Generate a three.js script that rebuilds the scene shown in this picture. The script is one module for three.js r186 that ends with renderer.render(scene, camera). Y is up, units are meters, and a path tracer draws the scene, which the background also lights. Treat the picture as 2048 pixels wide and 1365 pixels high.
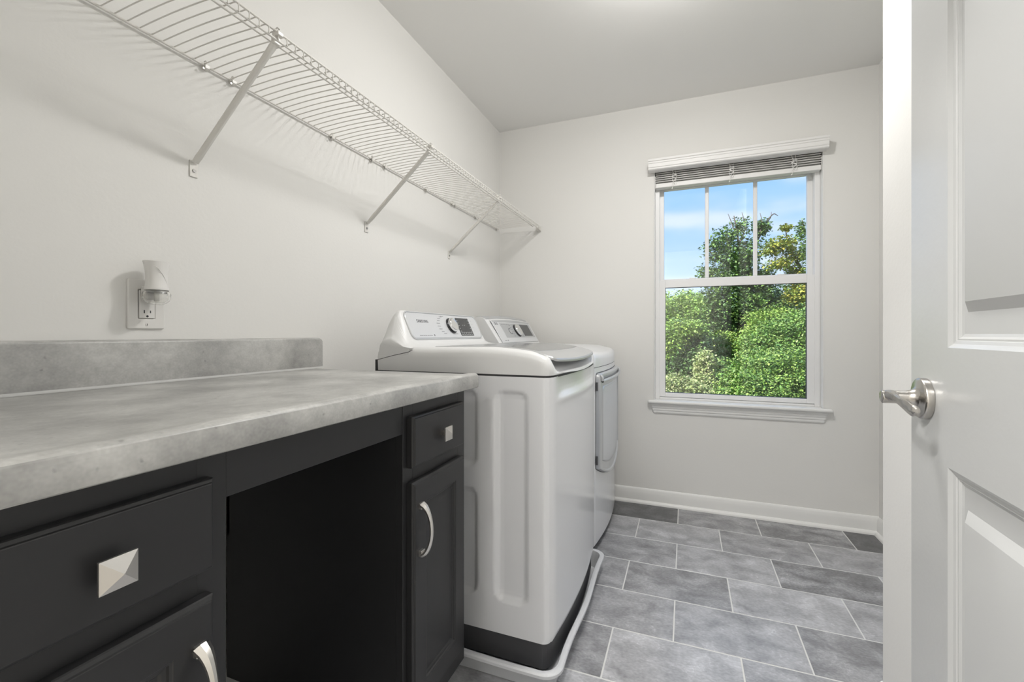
import * as THREE from 'three';
import { RoundedBoxGeometry } from 'three/addons/geometries/RoundedBoxGeometry.js';
import { mergeGeometries, toCreasedNormals, mergeVertices } from 'three/addons/utils/BufferGeometryUtils.js';
import { ImprovedNoise } from 'three/addons/math/ImprovedNoise.js';
import { FontLoader } from 'three/addons/loaders/FontLoader.js';
import { RectAreaLightUniformsLib } from 'three/addons/lights/RectAreaLightUniformsLib.js';
import { TextGeometry } from 'three/addons/geometries/TextGeometry.js';

const scene = new THREE.Scene();

// ------------------------------------------------------------------ camera
// x: out from the long wall, y: up, z: away from the window wall (metres)
const CAM = new THREE.Vector3(1.198, 1.039, 2.831), FOCAL = 884.3, YAW = THREE.MathUtils.degToRad(21.37);
const camera = new THREE.PerspectiveCamera(2 * Math.atan(682.5 / FOCAL) * 180 / Math.PI, 2048 / 1365, 0.02, 300);
camera.position.copy(CAM);
camera.rotation.y = YAW;
camera.setViewOffset(2048, 1365, 0, 14, 2048, 1365);
// a point seen at a pixel, at a distance measured along the lens axis (for the garden)
function at(px, py, d) {
  const r = (px - 1024) / FOCAL, u = (668.5 - py) / FOCAL;
  return new THREE.Vector3(CAM.x + d * (-Math.sin(YAW) + r * Math.cos(YAW)), CAM.y + d * u, CAM.z + d * (-Math.cos(YAW) - r * Math.sin(YAW)));
}

// ------------------------------------------------------------------ noise and random
const perlin = new ImprovedNoise();
function fbm(x, y, z, oct = 5) {
  let s = 0, a = 0.5, f = 1;
  for (let i = 0; i < oct; i++) { s += a * perlin.noise(x * f, y * f, z + i * 7.3); a *= 0.5; f *= 2.03; }
  return s;
}
function rng(seed) {
  let a = seed >>> 0;
  return () => { a = (a + 0x6D2B79F5) | 0; let t = Math.imul(a ^ (a >>> 15), 1 | a); t = (t + Math.imul(t ^ (t >>> 7), 61 | t)) ^ t; return ((t ^ (t >>> 14)) >>> 0) / 4294967296; };
}
const clamp = (v, a, b) => Math.min(b, Math.max(a, v));
const smooth = (a, b, v) => { const t = clamp((v - a) / (b - a), 0, 1); return t * t * (3 - 2 * t); };

// ------------------------------------------------------------------ sky, sun, exposure
const SKY_W = 1024, SKY_H = 512;
function makeSky() {
  const data = new Float32Array(SKY_W * SKY_H * 4);
  for (let j = 0; j < SKY_H; j++) for (let i = 0; i < SKY_W; i++) {
    const el = ((j + 0.5) / SKY_H - 0.5) * Math.PI, az = (i + 0.5) / SKY_W * 2 * Math.PI;
    const up = Math.max(0, Math.sin(el));
    const h = Math.pow(1 - up, 4.6);
    let c = [0.20 + 0.60 * h, 0.50 + 0.40 * h, 0.97 + 0.03 * h];
    // thin streaked cloud, mapped on a flat layer overhead
    if (el > 0.01) {
      const k = 1 / (up + 0.12), x = Math.cos(az) * Math.cos(el) * k, z = Math.sin(az) * Math.cos(el) * k;
      const n = fbm(x * 1.1 + 0.35 * z + 4.2, z * 2.1 - 1.3, 3.1, 6) + 0.25 * fbm(x * 4, z * 5, 9.4, 4);
      const m = smooth(-0.10, 0.42, n) * 0.5;
      c = [c[0] + (0.95 - c[0]) * m, c[1] + (0.95 - c[1]) * m, c[2] + (1.02 - c[2]) * m];
    }
    if (el < 0) c = [0.35, 0.4, 0.35];
    const o = (j * SKY_W + i) * 4; data[o] = c[0]; data[o + 1] = c[1]; data[o + 2] = c[2]; data[o + 3] = 1;
  }
  const t = new THREE.DataTexture(data, SKY_W, SKY_H, THREE.RGBAFormat, THREE.FloatType);
  t.mapping = THREE.EquirectangularReflectionMapping; t.magFilter = THREE.LinearFilter; t.minFilter = THREE.LinearFilter; t.needsUpdate = true;
  return t;
}
scene.background = makeSky();
scene.backgroundIntensity = 1.1;

const sun = new THREE.DirectionalLight(new THREE.Color().setRGB(1, 0.95, 0.86), 10.5);
sun.position.set(-9, 17, 9); sun.target.position.set(2, 0, -6);
sun.shadow.camera.left = -22; sun.shadow.camera.right = 22; sun.shadow.camera.top = 22; sun.shadow.camera.bottom = -22; sun.shadow.camera.far = 80;
sun.shadow.mapSize.set(2048, 2048);
scene.add(sun, sun.target);

const renderer = new THREE.WebGLRenderer({ antialias: true });
renderer.toneMapping = THREE.LinearToneMapping;
renderer.toneMappingExposure = 1.1;
renderer.shadowMap.enabled = true;
RectAreaLightUniformsLib.init();

// brightness of the two added fill lamps' lower faces (room, landing behind the camera), candela per square metre;
// GLOW: candela given off all round by the dome, per unit of that
const ROOM_FILL = 30, HALL_FILL = 90, LAMP_SIDE = 0.34, GLOW = 0.04;

// ------------------------------------------------------------------ textures
function grid(w, h, fn, srgb = true) {
  const d = new Uint8Array(w * h * 4);
  for (let j = 0; j < h; j++) for (let i = 0; i < w; i++) {
    const c = fn(i, j), o = (j * w + i) * 4;
    d[o] = clamp(c[0], 0, 255); d[o + 1] = clamp(c[1], 0, 255); d[o + 2] = clamp(c[2], 0, 255); d[o + 3] = 255;
  }
  const t = new THREE.DataTexture(d, w, h); t.wrapS = t.wrapT = THREE.MirroredRepeatWrapping;
  t.magFilter = THREE.LinearFilter; t.minFilter = THREE.LinearMipmapLinearFilter; t.generateMipmaps = true;
  if (srgb) t.colorSpace = THREE.SRGBColorSpace;
  t.needsUpdate = true; return t;
}
const peel = grid(512, 512, (i, j) => { const v = 128 + 240 * fbm(i / 14, j / 14, 1.7, 3); return [v, v, v]; }, false); peel.repeat.set(3, 3);
const brushed = grid(256, 256, (i, j) => { const v = 128 + 130 * fbm(i / 90, j / 2.5, 5.1, 3); return [v, v, v]; }, false);
// slate-look tile faces
function slate(seed, lo, hi, grainy) {
  const W = 400, H = 246;
  return grid(W, H, (i, j) => {
    const x = i / H * 3.1 + seed * 11.3, y = j / H * 3.1;
    const wx = x + 0.9 * fbm(x * 0.7, y * 0.7, seed + 3.3, 3), wy = y + 0.9 * fbm(x * 0.7, y * 0.7, seed + 8.1, 3);
    let v = 0.5 + 0.72 * fbm(wx * 0.75, wy * 1.15, seed, 5);
    v += 0.34 * fbm(x * 7, y * 11, seed + 1.1, 4);
    if (grainy) v += 0.30 * Math.max(0, fbm(x * 16, y * 16, seed + 2.7, 2)) * (0.4 + smooth(0.35, 0.7, v));
    const vein = Math.abs(fbm(wx * 1.3 + 5, wy * 1.7, seed + 5.5, 4));
    v += 0.20 * smooth(0.03, 0, vein) * smooth(0.4, 0.65, v);
    const g = lo + (hi - lo) * clamp(v, -0.1, 1.15);
    return [g * 1.0, g * 1.0, g * 1.015];
  });
}
const slateMaps = [slate(1, 118, 200), slate(2, 122, 204, true), slate(3, 108, 194), slate(4, 130, 212), slate(5, 104, 186, true), slate(6, 126, 204), slate(7, 84, 186, true), slate(8, 64, 124, true)];
// concrete-look laminate
const concrete = grid(1024, 1024, (i, j) => {
  const x = i / 1024 * 8, y = j / 1024 * 8;
  let v = 0.5 + 0.75 * fbm(x * 0.8, y * 0.8, 2.2, 6) + 0.22 * fbm(x * 6, y * 6, 7.7, 4) + 0.10 * perlin.noise(x * 40, y * 40, 1.5);
  const pit = perlin.noise(x * 13, y * 13, 21.4); if (pit > 0.66) v -= (pit - 0.66) * 2.6;
  const g = 134 + 84 * clamp(v, 0, 1.05);
  return [g, g * 0.997, g * 0.98];
});
concrete.repeat.set(1 / 1.1, 1 / 1.1);
const blackGrain = grid(256, 512, (i, j) => { const v = 128 + 90 * fbm(i / 7, j / 80, 3.3, 4); return [v, v, v]; }, false); blackGrain.repeat.set(4, 2);

// ------------------------------------------------------------------ materials
const rgb = (r, g, b) => new THREE.Color().setRGB(r, g, b);
const std = (color, roughness, extra = {}) => new THREE.MeshStandardMaterial({ color, roughness, ...extra });
const phys = (color, roughness, extra = {}) => new THREE.MeshPhysicalMaterial({ color, roughness, ...extra });
const M = {
  wall: std(rgb(0.775, 0.765, 0.738), 0.85, { bumpMap: peel, bumpScale: 0.00015 }),
  ceiling: std(rgb(0.85, 0.842, 0.82), 0.95),
  trim: std(rgb(0.80, 0.795, 0.775), 0.4),
  door: std(rgb(0.555, 0.56, 0.555), 0.27, { bumpMap: peel, bumpScale: 0.00012 }),
  vinyl: std(rgb(0.84, 0.835, 0.83), 0.35),
  gasket: std(rgb(0.05, 0.05, 0.05), 0.6),
  blind: std(rgb(0.80, 0.79, 0.77), 0.45),
  cord: std(rgb(0.83, 0.82, 0.79), 0.8),
  glass: phys(rgb(1, 1, 1), 0.0, { transmission: 1, thickness: 0, ior: 1.45 }),
  grout: std(rgb(0.66, 0.66, 0.645), 0.9),
  wire: std(rgb(0.72, 0.70, 0.66), 0.35),
  screw: std(rgb(0.35, 0.34, 0.33), 0.35, { metalness: 0.9 }),
  counter: std(rgb(1, 1, 1), 0.36, { map: concrete }),
  caulk: std(rgb(0.50, 0.50, 0.485), 0.5),
  particle: std(rgb(0.35, 0.28, 0.2), 0.9),
  black: std(rgb(0.019, 0.019, 0.020), 0.42, { bumpMap: blackGrain, bumpScale: 0.00012 }),
  nickel: std(rgb(0.68, 0.66, 0.63), 0.3, { metalness: 1, bumpMap: brushed, bumpScale: 0.00004 }),
  satin: std(rgb(0.52, 0.50, 0.47), 0.27, { metalness: 1 }),
  enamel: phys(rgb(0.80, 0.805, 0.82), 0.28, { clearcoat: 0.6, clearcoatRoughness: 0.12 }),
  plastic: std(rgb(0.76, 0.76, 0.755), 0.36),
  silver: std(rgb(0.62, 0.63, 0.64), 0.3, { metalness: 0.55 }),
  panel: std(rgb(0.70, 0.71, 0.725), 0.28, { metalness: 0.25 }),
  panelGrey: std(rgb(0.48, 0.49, 0.50), 0.3, { metalness: 0.3 }),
  lidFrame: std(rgb(0.50, 0.505, 0.51), 0.3, { metalness: 0.35 }),
  tint: phys(rgb(0.20, 0.205, 0.21), 0.14, { specularIntensity: 0.7 }),
  screenDark: std(rgb(0.045, 0.047, 0.05), 0.25),
  print: std(rgb(0.14, 0.14, 0.15), 0.6),
  printLight: std(rgb(0.55, 0.56, 0.57), 0.6),
  chrome: std(rgb(0.8, 0.8, 0.8), 0.12, { metalness: 1 }),
  dark: std(rgb(0.035, 0.035, 0.038), 0.55),
  darkGrey: std(rgb(0.075, 0.075, 0.08), 0.5),
  pan: phys(rgb(0.74, 0.75, 0.77), 0.4, { transmission: 0.1 }),
  plate: std(rgb(0.76, 0.745, 0.715), 0.35),
  scent: std(rgb(0.78, 0.765, 0.74), 0.4),
  bottle: phys(rgb(0.98, 0.98, 0.97), 0.02, { transmission: 1, thickness: 0.01, ior: 1.47 }),
  wick: std(rgb(0.75, 0.74, 0.7), 0.8),
  opal: std(rgb(0.9, 0.89, 0.87), 0.4, { emissive: rgb(1, 0.98, 0.95), emissiveIntensity: 1.2 }),
  carpet: std(rgb(0.4, 0.38, 0.35), 1),
  siding: std(rgb(0.5, 0.5, 0.48), 0.8),
  soil: std(rgb(0.09, 0.10, 0.045), 1),
  bark: std(rgb(0.10, 0.085, 0.065), 0.95),
  leaf: phys(rgb(1, 1, 1), 0.6, { transmission: 0.3, thickness: 0, side: THREE.DoubleSide }),
};
const tileMats = slateMaps.map(m => std(rgb(1, 1, 1), 0.33, { map: m, bumpMap: m, bumpScale: 0.0006 }));

// ------------------------------------------------------------------ builders
const used = new Map();
const numbered = n => { const k = used.get(n) || 0; used.set(n, k + 1); return k ? n + '_' + String(k).padStart(3, '0') : n; };
function tag(o, label, category, group) { o.userData.label = label; o.userData.category = category; if (group) o.userData.group = group; return o; }
function thing(name, label, category, pos = [0, 0, 0], group) {
  const g = new THREE.Group(); g.name = numbered(name); g.position.set(...pos); scene.add(g); return tag(g, label, category, group);
}
function struct(o, label, category) { o.userData.kind = 'structure'; if (label) o.userData.label = label; if (category) o.userData.category = category; return o; }
function mesh(name, geo, mat, parent = scene) {
  const m = new THREE.Mesh(geo, mat); m.name = parent === scene ? numbered(name) : name; parent.add(m); return m;
}
function sgroup(name, label, category) { const g = new THREE.Group(); g.name = numbered(name); scene.add(g); return struct(g, label, category); }
// world-space box given by its limits; bevel > 0 rounds the edges
function box(x0, x1, y0, y1, z0, z1, bevel = 0, seg = 2) {
  const w = x1 - x0, h = y1 - y0, d = z1 - z0;
  const g = bevel ? new RoundedBoxGeometry(w, h, d, seg, Math.min(bevel, w / 2.01, h / 2.01, d / 2.01)) : new THREE.BoxGeometry(w, h, d);
  return g.translate((x0 + x1) / 2, (y0 + y1) / 2, (z0 + z1) / 2);
}
const join = list => mergeGeometries(list.map(g => { const n = g.index ? g.toNonIndexed() : g; for (const k of Object.keys(n.attributes)) if (!['position', 'normal', 'uv'].includes(k)) n.deleteAttribute(k); return n; }));
// uv in metres, by the main direction of each face
function metricUV(g0) {
  const g = g0.index ? g0.toNonIndexed() : g0, p = g.attributes.position, uv = new Float32Array(p.count * 2);
  const a = new THREE.Vector3(), b = new THREE.Vector3(), c = new THREE.Vector3();
  for (let i = 0; i < p.count; i += 3) {
    a.fromBufferAttribute(p, i); b.fromBufferAttribute(p, i + 1); c.fromBufferAttribute(p, i + 2);
    const n = b.clone().sub(a).cross(c.clone().sub(a)), x = Math.abs(n.x), y = Math.abs(n.y), z = Math.abs(n.z);
    [a, b, c].forEach((v, k) => {
      const q = y >= x && y >= z ? [v.z, v.x] : x >= z ? [v.z, v.y + 0.37] : [v.x, v.y + 0.71];
      uv[(i + k) * 2] = q[0]; uv[(i + k) * 2 + 1] = q[1];
    });
  }
  g.setAttribute('uv', new THREE.BufferAttribute(uv, 2)); return g;
}
// extrude an outline drawn in (x, y) along z from z0 to z1
function prismZ(pts, z0, z1, crease = 0.6) {
  const s = new THREE.Shape(pts.map(p => new THREE.Vector2(p[0], p[1])));
  return toCreasedNormals(new THREE.ExtrudeGeometry(s, { depth: z1 - z0, bevelEnabled: false }).translate(0, 0, z0), crease);
}
// extrude an outline drawn in (z, y) along x from x0 to x1
function prismX(pts, x0, x1, crease = 0.6) {
  const s = new THREE.Shape(pts.map(p => new THREE.Vector2(-p[0], p[1])));
  return toCreasedNormals(new THREE.ExtrudeGeometry(s, { depth: x1 - x0, bevelEnabled: false }).rotateY(Math.PI / 2).translate(x0, 0, 0), crease);
}
// skin over rings of equal length
function loft(rings, { closed = true, cap0 = false, cap1 = false, crease = 0.7 } = {}) {
  const n = rings[0].length, pos = [], idx = [];
  rings.forEach(r => r.forEach(p => pos.push(p[0], p[1], p[2])));
  const m = closed ? n : n - 1;
  for (let i = 0; i + 1 < rings.length; i++) for (let j = 0; j < m; j++) {
    const a = i * n + j, b = i * n + (j + 1) % n, c = a + n, d = b + n;
    idx.push(a, b, d, a, d, c);
  }
  const cap = (r, flip) => {
    const c = pos.length / 3, ring = rings[r], q = [0, 0, 0];
    ring.forEach(p => { q[0] += p[0] / n; q[1] += p[1] / n; q[2] += p[2] / n; }); pos.push(...q);
    for (let j = 0; j < n; j++) { const a = r * n + j, b = r * n + (j + 1) % n; flip ? idx.push(c, b, a) : idx.push(c, a, b); }
  };
  if (cap0) cap(0, true);
  if (cap1) cap(rings.length - 1, false);
  const g = new THREE.BufferGeometry(); g.setAttribute('position', new THREE.Float32BufferAttribute(pos, 3)); g.setIndex(idx);
  g.setAttribute('uv', new THREE.Float32BufferAttribute(new Float32Array(pos.length / 3 * 2), 2));
  g.computeVertexNormals();
  return crease ? toCreasedNormals(g, crease) : g;
}
const V = (x, y, z) => new THREE.Vector3(x, y, z);
function tube(pts, r, seg = 24, rad = 8) { return new THREE.TubeGeometry(new THREE.CatmullRomCurve3(pts.map(p => V(...p)), false, 'centripetal'), seg, r, rad, false); }
function rod(a, b, r, rad = 8) {
  const A = V(...a), B = V(...b), d = B.clone().sub(A), g = new THREE.CylinderGeometry(r, r, d.length(), rad);
  g.applyQuaternion(new THREE.Quaternion().setFromUnitVectors(V(0, 1, 0), d.clone().normalize()));
  return g.translate(...A.add(B).multiplyScalar(0.5).toArray());
}
// rounded-rectangle ring in two axes
function roundRect(u0, u1, v0, v1, r, n = 6) {
  const out = [], c = [[u1 - r, v1 - r, 0], [u0 + r, v1 - r, 1], [u0 + r, v0 + r, 2], [u1 - r, v0 + r, 3]];
  for (const [cu, cv, q] of c) for (let k = 0; k <= n; k++) { const a = (q + k / n) * Math.PI / 2; out.push([cu + r * Math.cos(a), cv + r * Math.sin(a)]); }
  return out;
}

// ================================================================== ROOM SHELL
const RX = 2.135, CEIL = 2.44, WN = 2.70, WT = 0.12, STUB_X = 1.70, STUB_Z = 1.338;
const WX0 = 1.02, WX1 = 1.895, WY0 = 0.638, WY1 = 2.035;             // window opening
const DX0 = 0.64, DX1 = 1.545, DY1 = 2.06;                           // door opening behind the camera

// tiled floor: a grout bed with every tile a piece of its own
{
  const floor = sgroup('floor', 'slate-look grey porcelain tile floor in running bond with light grout', 'floor');
  mesh('grout_bed', box(-0.12, RX + 0.12, -0.08, -0.0007, -0.14, WN + WT), M.grout, floor);
  const TL = 0.404, TW = 0.2485, G = 0.0050, R = rng(41);
  const shapes = new Map();
  function tileGeo(w, d) {
    const key = w.toFixed(3) + '/' + d.toFixed(3);
    if (!shapes.has(key)) {
      const c = 0.0009, a = w / 2, b = d / 2, H = -0.012;
      const ring = (ix, y) => [[-a + ix, y, b - ix], [a - ix, y, b - ix], [a - ix, y, -b + ix], [-a + ix, y, -b + ix]];
      const g = loft([ring(0, H), ring(0, -c * 0.8), ring(c, 0)], { cap1: true, crease: 0.3 });
      const p = g.attributes.position, uv = new Float32Array(p.count * 2);
      for (let i = 0; i < p.count; i++) { uv[i * 2] = p.getX(i) / TL + 0.5; uv[i * 2 + 1] = p.getZ(i) / TW + 0.5; }
      g.setAttribute('uv', new THREE.BufferAttribute(uv, 2)); shapes.set(key, g);
    }
    return shapes.get(key);
  }
  for (let r = 0; r < 11; r++) {
    const z0 = r * TW, z1 = Math.min((r + 1) * TW, WN + 0.1), off = r % 2 ? 0.961 : 1.161;
    for (let k = -3; k < 4; k++) {
      const x0 = Math.max(0, off + k * TL), x1 = Math.min(RX, off + (k + 1) * TL);
      if (x1 - x0 < 0.03) continue;
      const pick = ({ '0/-1': 7, '0/0': 4, '0/1': 6, '0/2': 7, '1/0': 1, '1/1': 2, '2/0': 5, '2/1': 6, '2/-1': 2, '3/-1': 0, '3/0': 4, '3/1': 3, '3/2': 1, '4/0': 5, '4/-1': 0, '4/1': 4, '5/0': 3, '5/-1': 2, '5/1': 1 })[r + '/' + k] ?? Math.floor(R() * 6);
      const t = mesh('tile', tileGeo(x1 - x0 - G, z1 - z0 - G), tileMats[pick], floor);
      t.position.set((x0 + x1) / 2, (R() - 0.5) * 0.0003, (z0 + z1) / 2); if (R() < 0.5) t.rotation.y = Math.PI;
    }
  }
}
// walls and ceiling
const wallBox = (name, b, label) => struct(mesh(name, metricUV(b), M.wall), label, 'wall');
wallBox('wall_left', box(-0.12, 0, 0, CEIL, -0.14, WN + WT), 'long off-white painted wall behind the wire shelf and washer');
wallBox('wall_back', join([box(0, WX0, 0, CEIL, -0.14, 0), box(WX1, RX + 0.12, 0, CEIL, -0.14, 0), box(WX0, WX1, 0, WY0 - 0.02, -0.14, 0), box(WX0, WX1, WY1, CEIL, -0.14, 0)]), 'off-white painted end wall around the window');
wallBox('wall_right', box(RX, RX + 0.12, 0, CEIL, 0, STUB_Z), 'off-white painted side wall beside the window, mostly hidden by the door');
wallBox('wall_right_near', box(STUB_X, RX + 0.12, 0, CEIL, STUB_Z, WN, 0.004), 'off-white wall end standing behind the open door');
wallBox('wall_front', join([box(-0.12, DX0, 0, CEIL, WN, WN + WT), box(DX1, RX + 0.12, 0, CEIL, WN, WN + WT), box(DX0, DX1, DY1, CEIL, WN, WN + WT)]), 'off-white wall with the doorway the room is seen from');
struct(mesh('ceiling', box(-0.12, RX + 0.12, CEIL, CEIL + 0.2, -0.14, WN + WT), M.ceiling), 'smooth white painted ceiling of the laundry room', 'ceiling');
// landing behind the doorway
{
  const h = sgroup('hall_shell', 'carpeted landing with off-white walls behind the doorway', 'hallway');
  const z0 = WN + WT, z1 = 4.5, x0 = -0.3, x1 = 2.5;
  mesh('hall_floor', box(x0, x1, -0.08, 0, z0, z1), M.carpet, h);
  mesh('hall_ceiling', box(x0, x1, CEIL, CEIL + 0.2, z0, z1), M.ceiling, h);
  mesh('hall_wall', box(x0 - 0.1, x0, 0, CEIL, z0, z1), M.wall, h);
  mesh('hall_wall', box(x1, x1 + 0.1, 0, CEIL, z0, z1), M.wall, h);
  mesh('hall_wall', box(x0 - 0.1, x1 + 0.1, 0, CEIL, z1, z1 + 0.1), M.wall, h);
  mesh('hall_wall', join([box(x0 - 0.1, -0.12, 0, CEIL, z0 - 0.06, z0), box(RX + 0.12, x1 + 0.1, 0, CEIL, z0 - 0.06, z0)]), M.wall, h);
}
// baseboards with a shoe mould; profile given as (distance from wall, height)
const baseProfile = [[0, 0], [0.013, 0], [0.013, 0.062], [0.010, 0.072], [0.0095, 0.078], [0.006, 0.086], [0.003, 0.090], [0, 0.0905]];
const shoeProfile = [[0.013, 0], [0.028, 0], [0.0275, 0.006], [0.025, 0.012], [0.0205, 0.0165], [0.013, 0.019]];
{
  const b = sgroup('baseboard_back', 'white moulded baseboard under the window', 'baseboard');
  mesh('board', prismX(baseProfile, 0, RX), M.trim, b); mesh('shoe_mould', prismX(shoeProfile, 0, RX), M.trim, b);
  const r = sgroup('baseboard_right', 'short white baseboard on the side wall by the window corner', 'baseboard');
  mesh('board', prismZ(baseProfile.map(p => [RX - p[0], p[1]]), 0.013, STUB_Z), M.trim, r); mesh('shoe_mould', prismZ(shoeProfile.map(p => [RX - p[0], p[1]]), 0.028, STUB_Z), M.trim, r);
  const n = sgroup('baseboard_right_near', 'white baseboard on the wall end behind the door', 'baseboard');
  mesh('board', prismZ(baseProfile.map(p => [STUB_X - p[0], p[1]]), STUB_Z, WN), M.trim, n);
  mesh('board', prismX(baseProfile.map(p => [STUB_Z - p[0], p[1]]), STUB_X, RX), M.trim, n);
  const c = sgroup('trim_1', 'white painted casing round the doorway', 'casing');
  for (const [a, d] of [[DX0 - 0.065, DX0], [DX1, DX1 + 0.065]]) mesh('casing', box(a, d, 0, DY1 + 0.06, WN - 0.016, WN, 0.003), M.trim, c);
  mesh('casing', box(DX0, DX1, DY1, DY1 + 0.06, WN - 0.016, WN, 0.003), M.trim, c);
}

// ================================================================== WINDOW
{
  const w = sgroup('window_1', 'white vinyl double-hung window with two vertical grille bars in the upper sash', 'window');
  const fr = (x0, x1, y0, y1, z0, z1, s, b, t) => [box(x0, x0 + s, y0, y1, z0, z1, 0.002, 1), box(x1 - s, x1, y0, y1, z0, z1, 0.002, 1), box(x0 + s, x1 - s, y0, y0 + b, z0, z1, 0.002, 1), box(x0 + s, x1 - s, y1 - t, y1, z0, z1, 0.002, 1)];
  mesh('reveal', join([box(WX0, WX0 + 0.006, WY0, WY1, -0.05, 0.001, 0.002, 1), box(WX1 - 0.006, WX1, WY0, WY1, -0.05, 0.001, 0.002, 1), box(WX0, WX1, WY1 - 0.006, WY1, -0.05, 0.001, 0.002, 1)]), M.trim, w);
  mesh('frame', join(fr(WX0 + 0.006, WX1 - 0.006, WY0, WY1 - 0.006, -0.135, -0.045, 0.026, 0.012, 0.03)), M.vinyl, w);
  // lower sash, room side
  const L = { x0: 1.048, x1: 1.866, y0: 0.652, y1: 1.368, z0: -0.082, z1: -0.052 };
  const low = mesh('lower_sash', join(fr(L.x0, L.x1, L.y0, L.y1, L.z0, L.z1, 0.037, 0.026, 0.044)), M.vinyl, w);
  mesh('glazing_bead', join(fr(L.x0 + 0.0365, L.x1 - 0.0365, L.y0 + 0.0255, L.y1 - 0.0435, L.z0 + 0.004, L.z1 - 0.006, 0.0022, 0.0022, 0.0022)), M.gasket, low);
  mesh('glass_pane', box(L.x0 + 0.037, L.x1 - 0.037, L.y0 + 0.026, L.y1 - 0.044, -0.068, -0.067), M.glass, low);
  mesh('sash_gap', join([box(L.x0 - 0.004, L.x0, L.y0, L.y1, L.z0, L.z1 - 0.006), box(L.x1, L.x1 + 0.004, L.y0, L.y1, L.z0, L.z1 - 0.006)]), M.gasket, low);
  // upper sash, outside
  const U = { x0: 1.046, x1: 1.868, y0: 1.335, y1: 1.975, z0: -0.12, z1: -0.09 };
  const up = mesh('upper_sash', join(fr(U.x0, U.x1, U.y0, U.y1, U.z0, U.z1, 0.03, 0.045, 0.04)), M.vinyl, w);
  mesh('glass_pane', box(U.x0 + 0.03, U.x1 - 0.03, U.y0 + 0.045, U.y1 - 0.04, -0.106, -0.105), M.glass, up);
  for (const x of [1.322, 1.581]) mesh('grille_bar', box(x - 0.011, x + 0.011, U.y0 + 0.045, U.y1 - 0.04, -0.113, -0.097, 0.004, 2), M.vinyl, up);
  mesh('head_filler', box(U.x0, U.x1, U.y1, WY1 - 0.006, -0.12, -0.06), M.vinyl, w);
  for (const x of [1.235, 1.70]) {
    const k = mesh('sash_lock', join([box(x - 0.028, x + 0.028, L.y1, L.y1 + 0.006, -0.080, -0.056, 0.0025), box(x - 0.012, x + 0.006, L.y1 + 0.005, L.y1 + 0.013, -0.076, -0.060, 0.003)]), M.vinyl, low);
    mesh('lock_tab', box(x + 0.002, x + 0.026, L.y1 + 0.006, L.y1 + 0.011, -0.066, -0.056, 0.002), M.vinyl, k);
  }
  const sill = mesh('sill', join([box(WX0, WX1, WY0 - 0.02, WY0, -0.09, 0.002), box(0.986, 1.931, WY0 - 0.02, WY0, 0, 0.034, 0.009, 3)]), M.trim, w);
  // apron below: moulded board with sloping ends
  const ap = prismX([[0, 0.560], [0.007, 0.560], [0.009, 0.566], [0.009, 0.574], [0.012, 0.579], [0.012, 0.588], [0.015, 0.594], [0.015, 0.604], [0.018, 0.610], [0.018, 0.618], [0, 0.618]], 0, 1, 0.4);
  const p = ap.attributes.position;
  for (let i = 0; i < p.count; i++) { const k = (p.getY(i) - 0.56) / 0.058, a = 1.021 - 0.017 * k, b = 1.893 + 0.017 * k; p.setX(i, p.getX(i) < 0.5 ? a : b); }
  ap.computeVertexNormals();
  mesh('apron', ap, M.trim, w);
}
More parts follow.
